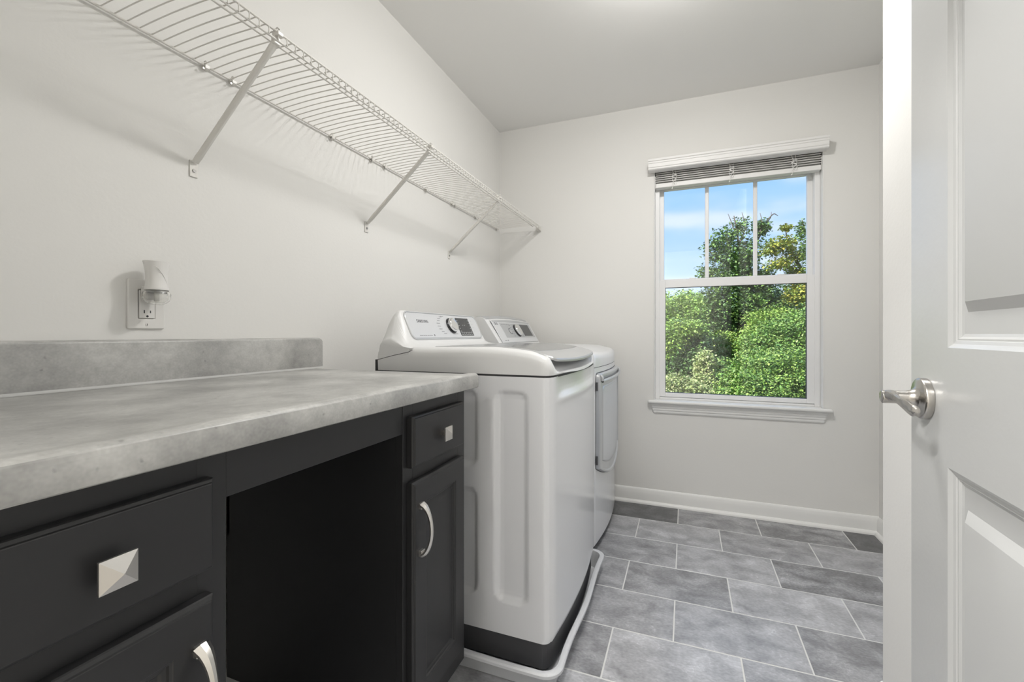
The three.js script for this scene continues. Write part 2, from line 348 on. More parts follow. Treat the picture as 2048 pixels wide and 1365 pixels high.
// faux-wood blind, pulled up
{
  const b = thing('window_blind', 'white slatted blind raised into a stack under a moulded valance above the window', 'blind', [0, 0, 0]);
  const v = [[0.004, 2.021], [0.060, 2.021], [0.065, 2.025], [0.065, 2.032], [0.069, 2.036], [0.069, 2.056], [0.072, 2.059], [0.072, 2.067], [0.077, 2.071], [0.077, 2.081], [0.074, 2.084], [0.004, 2.084]];
  const val = mesh('valance', prismX(v, 0.993, 1.903, 0.4), M.blind, b);
  for (const x of [0.9925, 1.8975]) mesh('valance_return', box(x, x + 0.006, 2.025, 2.083, 0.003, 0.062, 0.002, 1), M.blind, val);
  const R = rng(9);
  const slat = prismX([[-0.024, 0], [-0.012, 0.0022], [0, 0.003], [0.012, 0.0022], [0.024, 0], [0.024, 0.0028], [0.012, 0.005], [0, 0.0058], [-0.012, 0.005], [-0.024, 0.0028]], 1.031, 1.884, 0.9);
  for (let i = 0; i < 5; i++) { const s = mesh('slat', slat, M.blind, b); s.position.set(0, 1.9635 + i * 0.0125 + R() * 0.0015, -0.026 + (R() - 0.5) * 0.003); s.rotation.x = (R() - 0.5) * 0.05; }
  mesh('bottom_rail', box(1.031, 1.884, 1.929, 1.956, -0.05, -0.002, 0.004), M.blind, b);
  for (const x of [1.138, 1.448, 1.757]) {
    const l = mesh('ladder_cord', join([-0.009, 0.009].map(o => tube(Array.from({ length: 9 }, (_, i) => [x + o + (R() - 0.5) * 0.008, 2.03 - i * 0.0115, 0.002 + R() * 0.004]), 0.0013, 24, 5))), M.cord, b);
    mesh('cord_loop', join([tube([[x - 0.012, 2.005, 0.003], [x + 0.013, 1.995, 0.007], [x - 0.010, 1.982, 0.006], [x + 0.012, 1.968, 0.008], [x - 0.004, 1.955, 0.006], [x + 0.004, 1.940, 0.005]], 0.0014, 30, 5), tube([[x + 0.012, 2.0, 0.003], [x - 0.013, 1.985, 0.008], [x + 0.010, 1.972, 0.006], [x - 0.012, 1.958, 0.007]], 0.0014, 24, 5)]), M.cord, l);
    mesh('cord_knot', join([tube([[x - 0.004, 1.94, 0.004], [x - 0.007, 1.929, 0.003], [x - 0.012, 1.917, 0.003]], 0.0015, 8, 5), new THREE.SphereGeometry(0.004, 8, 6).translate(x - 0.012, 1.916, 0.003)]), M.cord, l);
  }
  for (const x of [1.0285, 1.8865]) mesh('side_cord', rod([x, 1.925, -0.004], [x, 2.0, -0.004], 0.0018, 6), M.cord, b);
}

// ================================================================== DOOR
{
  const d = sgroup('door_1', 'open pale grey panelled interior door with satin nickel lever', 'door');
  d.position.set(1.582, 0.012, 1.816); d.rotation.y = THREE.MathUtils.degToRad(-93.34);
  const W = 0.864, H = 2.032, T = 0.035;
  const panels = [[0.138, W - 0.138, 1.006, 1.90], [0.138, W - 0.138, 0.24, 0.822]];
  const s = new THREE.Shape([[0, 0], [W, 0], [W, H], [0, H]].map(p => new THREE.Vector2(...p)));
  for (const [a, b, c, e] of panels) s.holes.push(new THREE.Path([[a, c], [a, e], [b, e], [b, c]].map(p => new THREE.Vector2(...p))));
  const faceG = new THREE.ShapeGeometry(s);
  const shell = [box(0, W, 0, H, -T, -0.0125).toNonIndexed(), faceG.toNonIndexed()];
  const rr = (ins, z) => [[0 + ins, 0 + ins, z], [W - ins, 0 + ins, z], [W - ins, H - ins, z], [0 + ins, H - ins, z]];
  shell.push(loft([rr(0, -0.0125), rr(0, 0)], { crease: 0.2 }));
  const slab = mesh('slab', join(shell), M.door, d);
  for (const [a, b, c, e] of panels) {
    const ring = (i, z) => [[a + i, c + i, z], [b - i, c + i, z], [b - i, e - i, z], [a + i, e - i, z]];
    const ring2 = (i, j, z) => [[a + i, c + j, z], [b - i, c + j, z], [b - i, e - j, z], [a + i, e - j, z]];
    mesh('panel_moulding', loft([ring(0, 0), ring(0.002, -0.0015), ring(0.006, -0.0045), ring(0.0105, -0.006), ring(0.0115, -0.0075), ring(0.014, -0.0075), ring(0.017, -0.0105), ring(0.021, -0.0118)], { crease: 0.25 }), M.door, slab);
    mesh('panel', loft([ring(0.021, -0.0118), ring2(0.031, 0.053, -0.0118), ring2(0.043, 0.068, -0.0035), ring2(0.044, 0.070, -0.003)], { crease: 0.25, cap1: true }), M.door, slab);
  }
  // lever on both faces
  for (const f of [1, -1]) {
    const lev = mesh('rosette', new THREE.LatheGeometry([[0, 0], [0.0335, 0], [0.0345, 0.001], [0.0345, 0.009], [0.0328, 0.0115], [0.030, 0.0125], [0.020, 0.014], [0.0165, 0.016], [0.0135, 0.021], [0.0115, 0.028], [0.011, 0.044], [0.0112, 0.06], [0.009, 0.0615], [0, 0.062]].map(p => new THREE.Vector2(...p)), 40).rotateX(Math.PI / 2), M.satin, d);
    lev.position.set(0.064, 0.918, f > 0 ? 0 : -T); if (f < 0) lev.rotation.y = Math.PI;
    const rings = [], N = 26;
    for (let i = 0; i <= N; i++) {
      const t = i / N, x = -0.012 + t * 0.117, y = 0.004 * Math.exp(-(((t - 0.22) / 0.14) ** 2)) - 0.0085 * smooth(0.25, 0.8, t), z = 0.0515 - 0.0035 * smooth(0.1, 0.5, t) - 0.002 * t;
      const tw = 0.55 * Math.sin(t * Math.PI), hy = 0.0100 - 0.0014 * Math.exp(-(((t - 0.28) / 0.1) ** 2)) + 0.0042 * Math.exp(-(((t - 0.66) / 0.22) ** 2)) - 0.0035 * smooth(0.75, 1, t), hz = 0.0105 - 0.0052 * smooth(0.1, 0.4, t);
      const e = i === 0 || i === N ? 0.55 : 1, ring = [];
      for (let k = 0; k < 20; k++) { const a = k / 20 * Math.PI * 2, p = Math.cos(a) * hy * e, q = Math.sin(a) * hz * e; ring.push([x, y + p * Math.cos(tw) - q * Math.sin(tw), z + p * Math.sin(tw) + q * Math.cos(tw)]); }
      rings.push(f > 0 ? ring : ring.map(p => [-p[0], p[1], p[2]]).reverse());
    }
    mesh('lever', loft(rings, { cap0: true, cap1: true, crease: 0.9 }), M.satin, lev);
  }
  mesh('latch_plate', box(-0.0012, 0.001, 0.888, 0.945, -0.029, -0.006, 0.0004, 1), M.satin, d);
  for (const y of [0.25, 1.02, 1.8]) mesh('hinge', join([rod([W + 0.004, y - 0.045, 0.004], [W + 0.004, y + 0.045, 0.004], 0.006, 12), box(W - 0.002, W + 0.003, y - 0.044, y + 0.044, -0.03, 0.003)]), M.satin, d);
}

// ================================================================== WIRE SHELF
{
  const s = thing('wire_shelf', 'long white wire shelf with front lip carried on three diagonal braces', 'shelf', [0, 0, 0]);
  const Y = 1.757, Z0 = 0.045, Z1 = 2.66, D = 0.303;
  // one cross wire: bows a little, then turns down at the lip
  const w = tube([[0.008, Y, 0], [0.05, Y + 0.0022, 0], [0.12, Y + 0.0042, 0], [0.2, Y + 0.0036, 0], [0.27, Y + 0.0012, 0], [D - 0.006, Y + 0.0003, 0], [D, Y - 0.003, 0], [D + 0.0008, Y - 0.010, 0], [D + 0.001, Y - 0.0235, 0]], 0.00155, 26, 6);
  for (let z = Z0 + 0.006; z < Z1; z += 0.0248) { const m = mesh('cross_wire', w, M.wire, s); m.position.z = z; }
  for (const [x, y, r] of [[0.009, Y - 0.0035, 0.0031], [0.258, Y - 0.0036, 0.0028], [D - 0.0035, Y - 0.0225, 0.0028], [D - 0.003, Y - 0.003, 0.0028]]) mesh('long_rod', rod([x, y, Z0], [x, y, Z1], r, 10), M.wire, s);
  // wall clips
  const clip = join([box(0, 0.004, -0.010, 0.008, -0.008, 0.008, 0.0015), box(0.002, 0.0135, -0.0095, -0.0065, -0.0065, 0.0065, 0.0012), box(0.0115, 0.0145, -0.0085, 0.0015, -0.0065, 0.0065, 0.0012), tube([[0.013, 0.0, 0.004], [0.0155, 0.006, 0.004], [0.012, 0.0105, 0.004], [0.006, 0.009, 0.004]], 0.0014, 12, 5)]);
  const pin = new THREE.CylinderGeometry(0.0026, 0.0026, 0.003, 10).rotateZ(Math.PI / 2).translate(0.0135, -0.0125, 0.011);
  for (const z of [2.36, 2.03, 1.954, 1.577, 1.358, 1.274, 0.951, 0.690, 0.660, 0.398, 0.075]) {
    const c = mesh('wall_clip', clip, M.wire, s); c.position.set(0.0005, Y - 0.003, z);
    mesh('clip_pin', pin, M.screw, c);
  }
  // diagonal braces
  for (const z of [2.058, 1.384, 0.714]) {
    const a = [0.008, 1.486, z], b = [0.294, Y - 0.024, z];
    const tubeR = [], n = 16, dx = b[0] - a[0], dy = b[1] - a[1], l = Math.hypot(dx, dy);
    const flat = [0.25, 0.75, 1, 1, 1, 1, 0.8, 0.35], where = [0, 0.05, 0.1, 0.3, 0.6, 0.9, 0.955, 1];
    where.forEach((t, i) => {
      const ring = []; for (let k = 0; k < n; k++) { const q = k / n * Math.PI * 2, u = Math.cos(q) * 0.0078 * flat[i], v = Math.sin(q) * 0.0078 * (2 - flat[i] > 1.2 ? 1.2 : 2 - flat[i]); ring.push([a[0] + dx * t - dy / l * u, a[1] + dy * t + dx / l * u, z + v]); }
      tubeR.push(ring);
    });
    const br = mesh('brace', loft(tubeR, { cap0: true, cap1: true, crease: 0.8 }), M.wire, s);
    mesh('brace_foot', box(0.0005, 0.0035, 1.449, 1.492, z - 0.0105, z + 0.0105, 0.0014), M.wire, br);
    mesh('foot_screw', new THREE.CylinderGeometry(0.0042, 0.0048, 0.0025, 14).rotateZ(-Math.PI / 2).translate(0.0045, 1.4655, z), M.screw, br);
    mesh('brace_hook', join([box(0.288, 0.299, Y - 0.031, Y - 0.012, z - 0.009, z + 0.009, 0.002), box(0.290, 0.310, Y - 0.014, Y - 0.004, z - 0.008, z + 0.008, 0.002), tube([[0.296, Y - 0.006, z + 0.006], [0.305, Y + 0.003, z + 0.006], [0.311, Y - 0.003, z + 0.006]], 0.0017, 10, 6)]), M.wire, br);
  }
  // cup on the end wall that holds the lip
  const e = mesh('end_bracket', join([box(0.272, 0.302, Y - 0.034, Y + 0.004, 0, 0.006, 0.002), box(0.276, 0.3, Y - 0.030, Y - 0.026, 0.004, 0.045, 0.0015), box(0.276, 0.28, Y - 0.030, Y - 0.006, 0.004, 0.045, 0.0015), box(0.2965, 0.3, Y - 0.03, Y - 0.012, 0.004, 0.045, 0.0015)]), M.wire, s);
  mesh('bracket_screw', new THREE.CylinderGeometry(0.004, 0.004, 0.003, 12).rotateX(Math.PI / 2).translate(0.287, Y - 0.003, 0.007), M.screw, e);
}

// ================================================================== COUNTER AND CABINETS
const CT = 0.921, CZ0 = 1.665, CZ1 = 2.695, CF = 0.637;
{
  const pr = [[0.001, CT - 0.019], [0.001, CT], [0.56, CT], [0.585, CT + 0.0004], [0.602, CT + 0.0022], [0.614, CT + 0.0036]];
  for (let i = 0; i <= 8; i++) { const a = Math.PI / 2 * (1 - i / 8); pr.push([CF - 0.0135 + 0.0135 * Math.cos(a), CT + 0.0038 - 0.0135 + 0.0135 * Math.sin(a)]); }
  pr.push([CF, CT - 0.030], [CF - 0.001, CT - 0.036], [CF - 0.004, CT - 0.038], [CF - 0.03, CT - 0.038], [CF - 0.03, CT - 0.019]);
  const top = tag(mesh('countertop', metricUV(prismZ(pr, CZ0, CZ1, 0.5)), M.counter), 'grey concrete-look laminate countertop with rolled front edge over the black cabinets', 'countertop');
  const sp = [[0.001, CT + 0.0045], [0.021, CT + 0.0045], [0.021, CT + 0.092]];
  for (let i = 0; i <= 6; i++) { const a = i / 6 * Math.PI / 2; sp.push([0.013 + 0.008 * Math.cos(a), CT + 0.096 + 0.008 * Math.sin(a)]); }
  sp.push([0.001, CT + 0.105]);
  const bs = prismZ(sp, CZ0 - 0.03, CZ1, 0.5), p = bs.attributes.position;
  // the far end is rounded at the top
  for (let i = 0; i < p.count; i++) if (p.getZ(i) < CZ0 && p.getY(i) > CT + 0.09) p.setZ(i, CZ0 - 0.03 + 0.010 * smooth(CT + 0.09, CT + 0.106, p.getY(i)));
  const b = tag(mesh('backsplash', metricUV(bs), M.counter), 'low grey concrete-look backsplash strip along the wall below the outlet', 'backsplash');
  mesh('caulk_bead', prismZ([[0.004, CT + 0.0004], [0.0262, CT + 0.0004], [0.0235, CT + 0.0015], [0.0218, CT + 0.0032], [0.0212, CT + 0.0062], [0.004, CT + 0.0062]], CZ0 - 0.0295, CZ1, 0.9), M.caulk, b);
}
const FX = 0.602;                                                    // plane of the face frames
function pyramidKnob(parent, x, y, z) {
  const h = 0.0175, g = loft([[[0, -h, h], [0, -h, -h], [0, h, -h], [0, h, h]], [[0.003, -h, h], [0.003, -h, -h], [0.003, h, -h], [0.003, h, h]], [[0.0125, 0, 0], [0.0125, 0, 0], [0.0125, 0, 0], [0.0125, 0, 0]].map((q, i) => [0.0125, [-1, -1, 1, 1][i] * 0.0004, [1, -1, -1, 1][i] * 0.0004])], { cap0: true, cap1: true, crease: 0.1 });
  const k = mesh('knob', g.translate(x + 0.016, y, z), M.nickel, parent);
  mesh('knob_stem', box(x - 0.001, x + 0.017, y - 0.0065, y + 0.0065, z - 0.0065, z + 0.0065, 0.001, 1), M.satin, k);
}
function archPull(parent, x, y0, y1, z) {
  const N = 22, rings = [];
  for (let i = 0; i <= N; i++) {
    const t = i / N, u = 2 * t - 1, out = 0.004 + 0.026 * Math.pow(1 - u * u, 0.62), end = Math.pow(Math.abs(u), 3.2);
    const hw = 0.0048 + 0.0056 * end, th = 0.0042 + 0.0022 * end, y = y0 + (y1 - y0) * t, X = x + out;
    // four-sided bar, thickness measured square to the arch
    const du = 0.02, slope = (0.026 * (Math.pow(Math.max(1e-4, 1 - Math.min(1, (u + du) ** 2)), 0.62) - Math.pow(Math.max(1e-4, 1 - Math.min(1, (u - du) ** 2)), 0.62))) / (du * (y1 - y0));
    const ln = Math.hypot(1, slope), nx = 1 / ln, ny = -slope / ln;
    const P = (n, w) => [X + nx * n, y + ny * n, z + w];
    rings.push([P(-th / 2, hw), P(th * 0.25, hw), P(th, hw * 0.35), P(th, -hw * 0.35), P(th * 0.25, -hw), P(-th / 2, -hw)]);
  }
  const g = loft(rings, { cap0: true, cap1: true, crease: 0.35 });
  const h = mesh('pull_handle', g, M.nickel, parent);
  for (const y of [y0 + 0.004, y1 - 0.004]) mesh('handle_foot', box(x - 0.001, x + 0.008, y - 0.007, y + 0.007, z - 0.008, z + 0.008, 0.0015, 1), M.nickel, h);
}
function frontSlab(x, y0, y1, z0, z1) {                               // drawer front with a small stepped edge
  const r = (i, X) => [[X, y0 + i, z1 - i], [X, y0 + i, z0 + i], [X, y1 - i, z0 + i], [X, y1 - i, z1 - i]];
  return metricUV(loft([r(0, x), r(0, x + 0.0125), r(0.0012, x + 0.0145), r(0.0045, x + 0.0165), r(0.0055, x + 0.019), r(0.0065, x + 0.0195)], { cap0: true, cap1: true, crease: 0.25 }));
}
function shakerDoor(x, y0, y1, z0, z1, s = 0.056) {
  const r = (i, X) => [[X, y0 + i, z1 - i], [X, y0 + i, z0 + i], [X, y1 - i, z0 + i], [X, y1 - i, z1 - i]];
  return [metricUV(loft([r(0, x), r(0, x + 0.0125), r(0.0012, x + 0.0145), r(0.0045, x + 0.0165), r(0.0055, x + 0.019), r(0.0065, x + 0.0195), r(s - 0.004, x + 0.0195), r(s - 0.003, x + 0.0185), r(s, x + 0.0175), r(s + 0.0015, x + 0.0145), r(s + 0.006, x + 0.0135), r(s + 0.008, x + 0.0115), r(s + 0.009, x + 0.0105)], { cap0: true, crease: 0.25 })),
    metricUV(box(x + 0.002, x + 0.0107, y0 + s + 0.008, y1 - s - 0.008, z0 + s + 0.008, z1 - s - 0.008))];
}
function cabinet(label, z0, z1, d0, d1, handleZ) {
  const c = thing('base_cabinet', label, 'cabinet', [0, 0, 0], 'black base cabinets under the counter');
  mesh('carcass', metricUV(join([box(0.03, FX - 0.018, 0.1, CT - 0.039, z0, z0 + 0.016), box(0.03, FX - 0.018, 0.1, CT - 0.039, z1 - 0.016, z1), box(0.03, FX - 0.018, 0.1, 0.116, z0, z1), box(0.03, 0.04, 0.1, CT - 0.039, z0, z1)])), M.black, c);
  mesh('toe_kick', metricUV(box(0.45, 0.53, 0.001, 0.1, z0, z1)), M.black, c);
  mesh('face_frame', metricUV(join([box(FX - 0.018, FX, 0.1, CT - 0.039, z0, z0 + 0.04, 0.0008, 1), box(FX - 0.018, FX, 0.1, CT - 0.039, z1 - 0.04, z1, 0.0008, 1), box(FX - 0.018, FX, 0.838, CT - 0.039, z0 + 0.04, z1 - 0.04), box(FX - 0.018, FX, 0.69, 0.74, z0 + 0.04, z1 - 0.04), box(FX - 0.018, FX, 0.1, 0.17, z0 + 0.04, z1 - 0.04)])), M.black, c);
  const dr = mesh('drawer_front', frontSlab(FX + 0.0005, 0.730, 0.849, d0, d1), M.black, c);
  pyramidKnob(dr, FX + 0.02, 0.787, (d0 + d1) / 2 - 0.002);
  const [f, pn] = shakerDoor(FX + 0.0005, 0.159, 0.696, d0, d1);
  const door = mesh('door', f, M.black, c);
  mesh('door_panel', pn, M.black, door);
  archPull(door, FX + 0.02, 0.524, 0.642, handleZ);
}
cabinet('narrow black cabinet with drawer and panel door next to the washer', 1.689, 1.988, 1.722, 1.972, 1.946);
cabinet('narrow black cabinet at the near end of the counter under the outlet', 2.402, 2.697, 2.430, 2.668, 2.452);
{
  const a = tag(mesh('kneehole_apron', metricUV(box(FX - 0.0195, FX - 0.0008, 0.811, CT - 0.039, 1.9885, 2.4015, 0.0008, 1)), M.black), 'plain black board spanning the kneehole between the two cabinets', 'panel');
}

// ================================================================== OUTLET AND AIR FRESHENER
{
  const zc = 2.168, y0 = 1.051, y1 = 1.168;
  const o = thing('wall_outlet', 'ivory white duplex wall outlet above the backsplash', 'outlet', [0, 0, 0]);
  const s = new THREE.Shape(roundRect(-0.039, 0.039, -0.0585, 0.0585, 0.004).map(p => new THREE.Vector2(...p)));
  s.holes.push(new THREE.Path(roundRect(-0.0172, 0.0172, -0.0338, 0.0338, 0.001, 2).reverse().map(p => new THREE.Vector2(...p))));
  mesh('cover_plate', new THREE.ExtrudeGeometry(s, { depth: 0.002, bevelEnabled: true, bevelSize: 0.0028, bevelThickness: 0.0032, bevelSegments: 4, bevelOffset: -0.0028, curveSegments: 4 }).rotateY(Math.PI / 2).translate(0.001, (y0 + y1) / 2, zc), M.plate, o);
  const r = mesh('receptacle', box(0.0005, 0.0078, (y0 + y1) / 2 - 0.033, (y0 + y1) / 2 + 0.033, zc - 0.0163, zc + 0.0163, 0.0012), M.plate, o);
  const gy = 1.0915;
  mesh('slot', box(0.0074, 0.008, gy - 0.0036, gy + 0.0042, zc + 0.0052, zc + 0.0076), M.dark, r);
  mesh('slot', box(0.0074, 0.008, gy - 0.003, gy + 0.0034, zc - 0.0076, zc - 0.0055), M.dark, r);
  mesh('slot', new THREE.CylinderGeometry(0.0026, 0.0026, 0.0006, 12).rotateZ(Math.PI / 2).translate(0.0078, gy - 0.0105, zc), M.dark, r);
  for (const y of [y0 + 0.0105, y1 - 0.0105]) { const k = mesh('plate_screw', new THREE.CylinderGeometry(0.003, 0.003, 0.0012, 14).rotateZ(Math.PI / 2).translate(0.0066, y, zc), M.plate, o); mesh('screw_slot', box(0.0071, 0.0074, y - 0.0024, y + 0.0024, zc - 0.0005, zc + 0.0005), M.dark, k); }

  const a = thing('air_freshener', 'white plug-in air freshener with clear bottle in the wall outlet', 'air freshener', [0, 0, 0]);
  const cx = 0.044, cz = 2.169, lat = (pts, sx = 1) => new THREE.LatheGeometry(pts.map(p => new THREE.Vector2(...p)), 40).scale(sx, 1, 1).translate(cx, 0, cz);
  mesh('warmer_body', lat([[0, 1.141], [0.0235, 1.141], [0.0245, 1.1425], [0.0238, 1.147], [0.0222, 1.156], [0.0214, 1.165], [0.0216, 1.174], [0.0226, 1.185], [0.0245, 1.197], [0.0268, 1.2075], [0.0262, 1.2085], [0.0235, 1.2065], [0.016, 1.201], [0, 1.199]], 0.85), M.scent, a);
  mesh('plug_block', box(0.0085, 0.03, 1.118, 1.152, cz - 0.014, cz + 0.014, 0.004), M.scent, a);
  // swirl seam and ribs in the shell
  const sw = (k, r0) => tube(Array.from({ length: 12 }, (_, i) => { const t = i / 11, th = -0.5 + 2.0 * t + k * 0.12, y = 1.196 - 0.052 * smooth(0, 1, t) - k * 0.004, r = r0 + 0.0032 * smooth(1.165, 1.207, y) + 0.0018 * smooth(1.16, 1.145, y); return [cx + 0.85 * r * Math.cos(th - 0.2), y, cz - r * Math.sin(th - 0.2)]; }), 0.0005, 30, 5);
  mesh('swirl_rib', join([0, 1, 2, 3].map(k => sw(k, 0.0216))), M.scent, a);
  const bt = mesh('bottle', lat([[0, 1.1085], [0.012, 1.1082], [0.019, 1.1105], [0.0245, 1.1165], [0.0272, 1.124], [0.0275, 1.132], [0.0258, 1.1375], [0.022, 1.1395], [0.018, 1.1400], [0.0175, 1.139], [0.0215, 1.1368], [0.0243, 1.131], [0.0240, 1.124], [0.0215, 1.1185], [0.017, 1.1138], [0.0105, 1.1112], [0, 1.1112]], 0.95), M.bottle, a);
  mesh('wick', new THREE.CylinderGeometry(0.0052, 0.0052, 0.024, 16).translate(cx, 1.1265, cz), M.wick, bt);
  mesh('bottle_collar', lat([[0, 1.1375], [0.0185, 1.1375], [0.0195, 1.1385], [0.0195, 1.1412], [0, 1.1412]], 0.9), M.panelGrey, bt);
}

// ================================================================== DRAIN PAN
{
  const p = thing('drain_pan', 'white plastic drain pan with rolled rim under the washer', 'drain pan', [0, 0, 0]);
  const ring = (i, y, wob = 0) => roundRect(0.095 + i, 0.868 - i, 0.835 + i, 1.628 - i, Math.max(0.012, 0.055 - i * 0.6), 8).flatMap((q, k, all) => {
    const n = all[(k + 1) % all.length], out = [];
    const m = Math.hypot(n[0] - q[0], n[1] - q[1]) > 0.2 ? 10 : 1;
    for (let s = 0; s < m; s++) { const x = q[0] + (n[0] - q[0]) * s / m, z = q[1] + (n[1] - q[1]) * s / m; out.push([x + wob * 0.004 * Math.sin(z * 13 + x * 5), y + wob * 0.0025 * Math.sin(z * 9 + 1), z + wob * 0.003 * Math.sin(x * 11)]); }
    return out;
  }).reverse();
  mesh('tray', loft([ring(0.030, 0.0015), ring(0.026, 0.003), ring(0.012, 0.050, 1), ring(0.010, 0.052, 1), ring(0.002, 0.053, 1), ring(-0.001, 0.056, 1), ring(-0.001, 0.064, 1), ring(0.003, 0.068, 1), ring(0.010, 0.069, 1), ring(0.0165, 0.067, 1), ring(0.019, 0.062, 1), ring(0.020, 0.050, 1), ring(0.034, 0.006), ring(0.040, 0.0045)], { cap1: true, cap0: true, crease: 0.6 }), M.pan, p);
}

// ================================================================== WASHER AND DRYER
// plan outline: flat back and sides, bowed front, rounded corners; i = inset
function planOutline(x0, x1, z0, z1, bow, r, i = 0, n = 14) {
  const zc = (z0 + z1) / 2, hw = (z1 - z0) / 2, out = [];
  const fx = z => x1 + bow * (1 - ((z - zc) / hw) ** 2) - i;
  const rr = Math.max(0.004, r - i * 0.5), a = z0 + i, b = z1 - i;
  // near side (z1) from back to front
  for (let k = 0; k <= 90; k++) out.push([x0 + i + (fx(b) - rr - x0 - i) * k / 90, b]);
  for (let k = 1; k <= 7; k++) { const t = k / 8 * Math.PI / 2; out.push([fx(b) - rr + rr * Math.sin(t), b - rr + rr * Math.cos(t)]); }
  for (let k = 0; k <= 24; k++) { const z = b - rr + (a + rr - (b - rr)) * k / 24; out.push([fx(z), z]); }
  for (let k = 1; k <= 7; k++) { const t = k / 8 * Math.PI / 2; out.push([fx(a) - rr + rr * Math.cos(t), a + rr - rr * Math.sin(t)]); }
  for (let k = 0; k <= 10; k++) out.push([fx(a) - rr + (x0 + i - fx(a) + rr) * k / 10, a]);
  for (let k = 1; k < 6; k++) out.push([x0 + i, a + (b - a) * k / 6]);
  return out;
}
const boxDist = (x, y, x0, x1, y0, y1, r) => { const qx = Math.abs(x - (x0 + x1) / 2) - (x1 - x0) / 2 + r, qy = Math.abs(y - (y0 + y1) / 2) - (y1 - y0) / 2 + r; return Math.hypot(Math.max(qx, 0), Math.max(qy, 0)) + Math.min(Math.max(qx, qy), 0) - r; };
const font = await new FontLoader().loadAsync('fonts/droid/droid_sans_bold.typeface.json');
const words = (t, size, x, y, sx = 1) => new TextGeometry(t, { font, size, depth: 0.0003, curveSegments: 3 }).scale(sx, 1, 1).translate(x, y, 0);
// a panel that leans back: local x runs along -z, local y up the slope, local z out of it
function leaning(o, xb, yb, xt, yt, zc) {
  const up = V(xt - xb, yt - yb, 0).normalize(), right = V(0, 0, -1), n = right.clone().cross(up);
  o.matrixAutoUpdate = true; o.quaternion.setFromRotationMatrix(new THREE.Matrix4().makeBasis(right, up, n));
  o.position.set((xb + xt) / 2, (yb + yt) / 2, zc);
}
function dialParts(parent, x, y, r) {
  mesh('dial_ring', new THREE.CylinderGeometry(r * 1.12, r * 1.16, 0.006, 40).rotateX(Math.PI / 2).translate(x, y, 0.004), M.screenDark, parent);
  mesh('dial', new THREE.LatheGeometry([[0, 0], [r, 0], [r, 0.012], [r * 0.97, 0.016], [r * 0.86, 0.0185], [r * 0.80, 0.0185], [r * 0.72, 0.0172], [r * 0.4, 0.0176], [0, 0.018]].map(p => new THREE.Vector2(...p)), 44).rotateX(Math.PI / 2).translate(x, y, 0.004), M.chrome, parent);
}
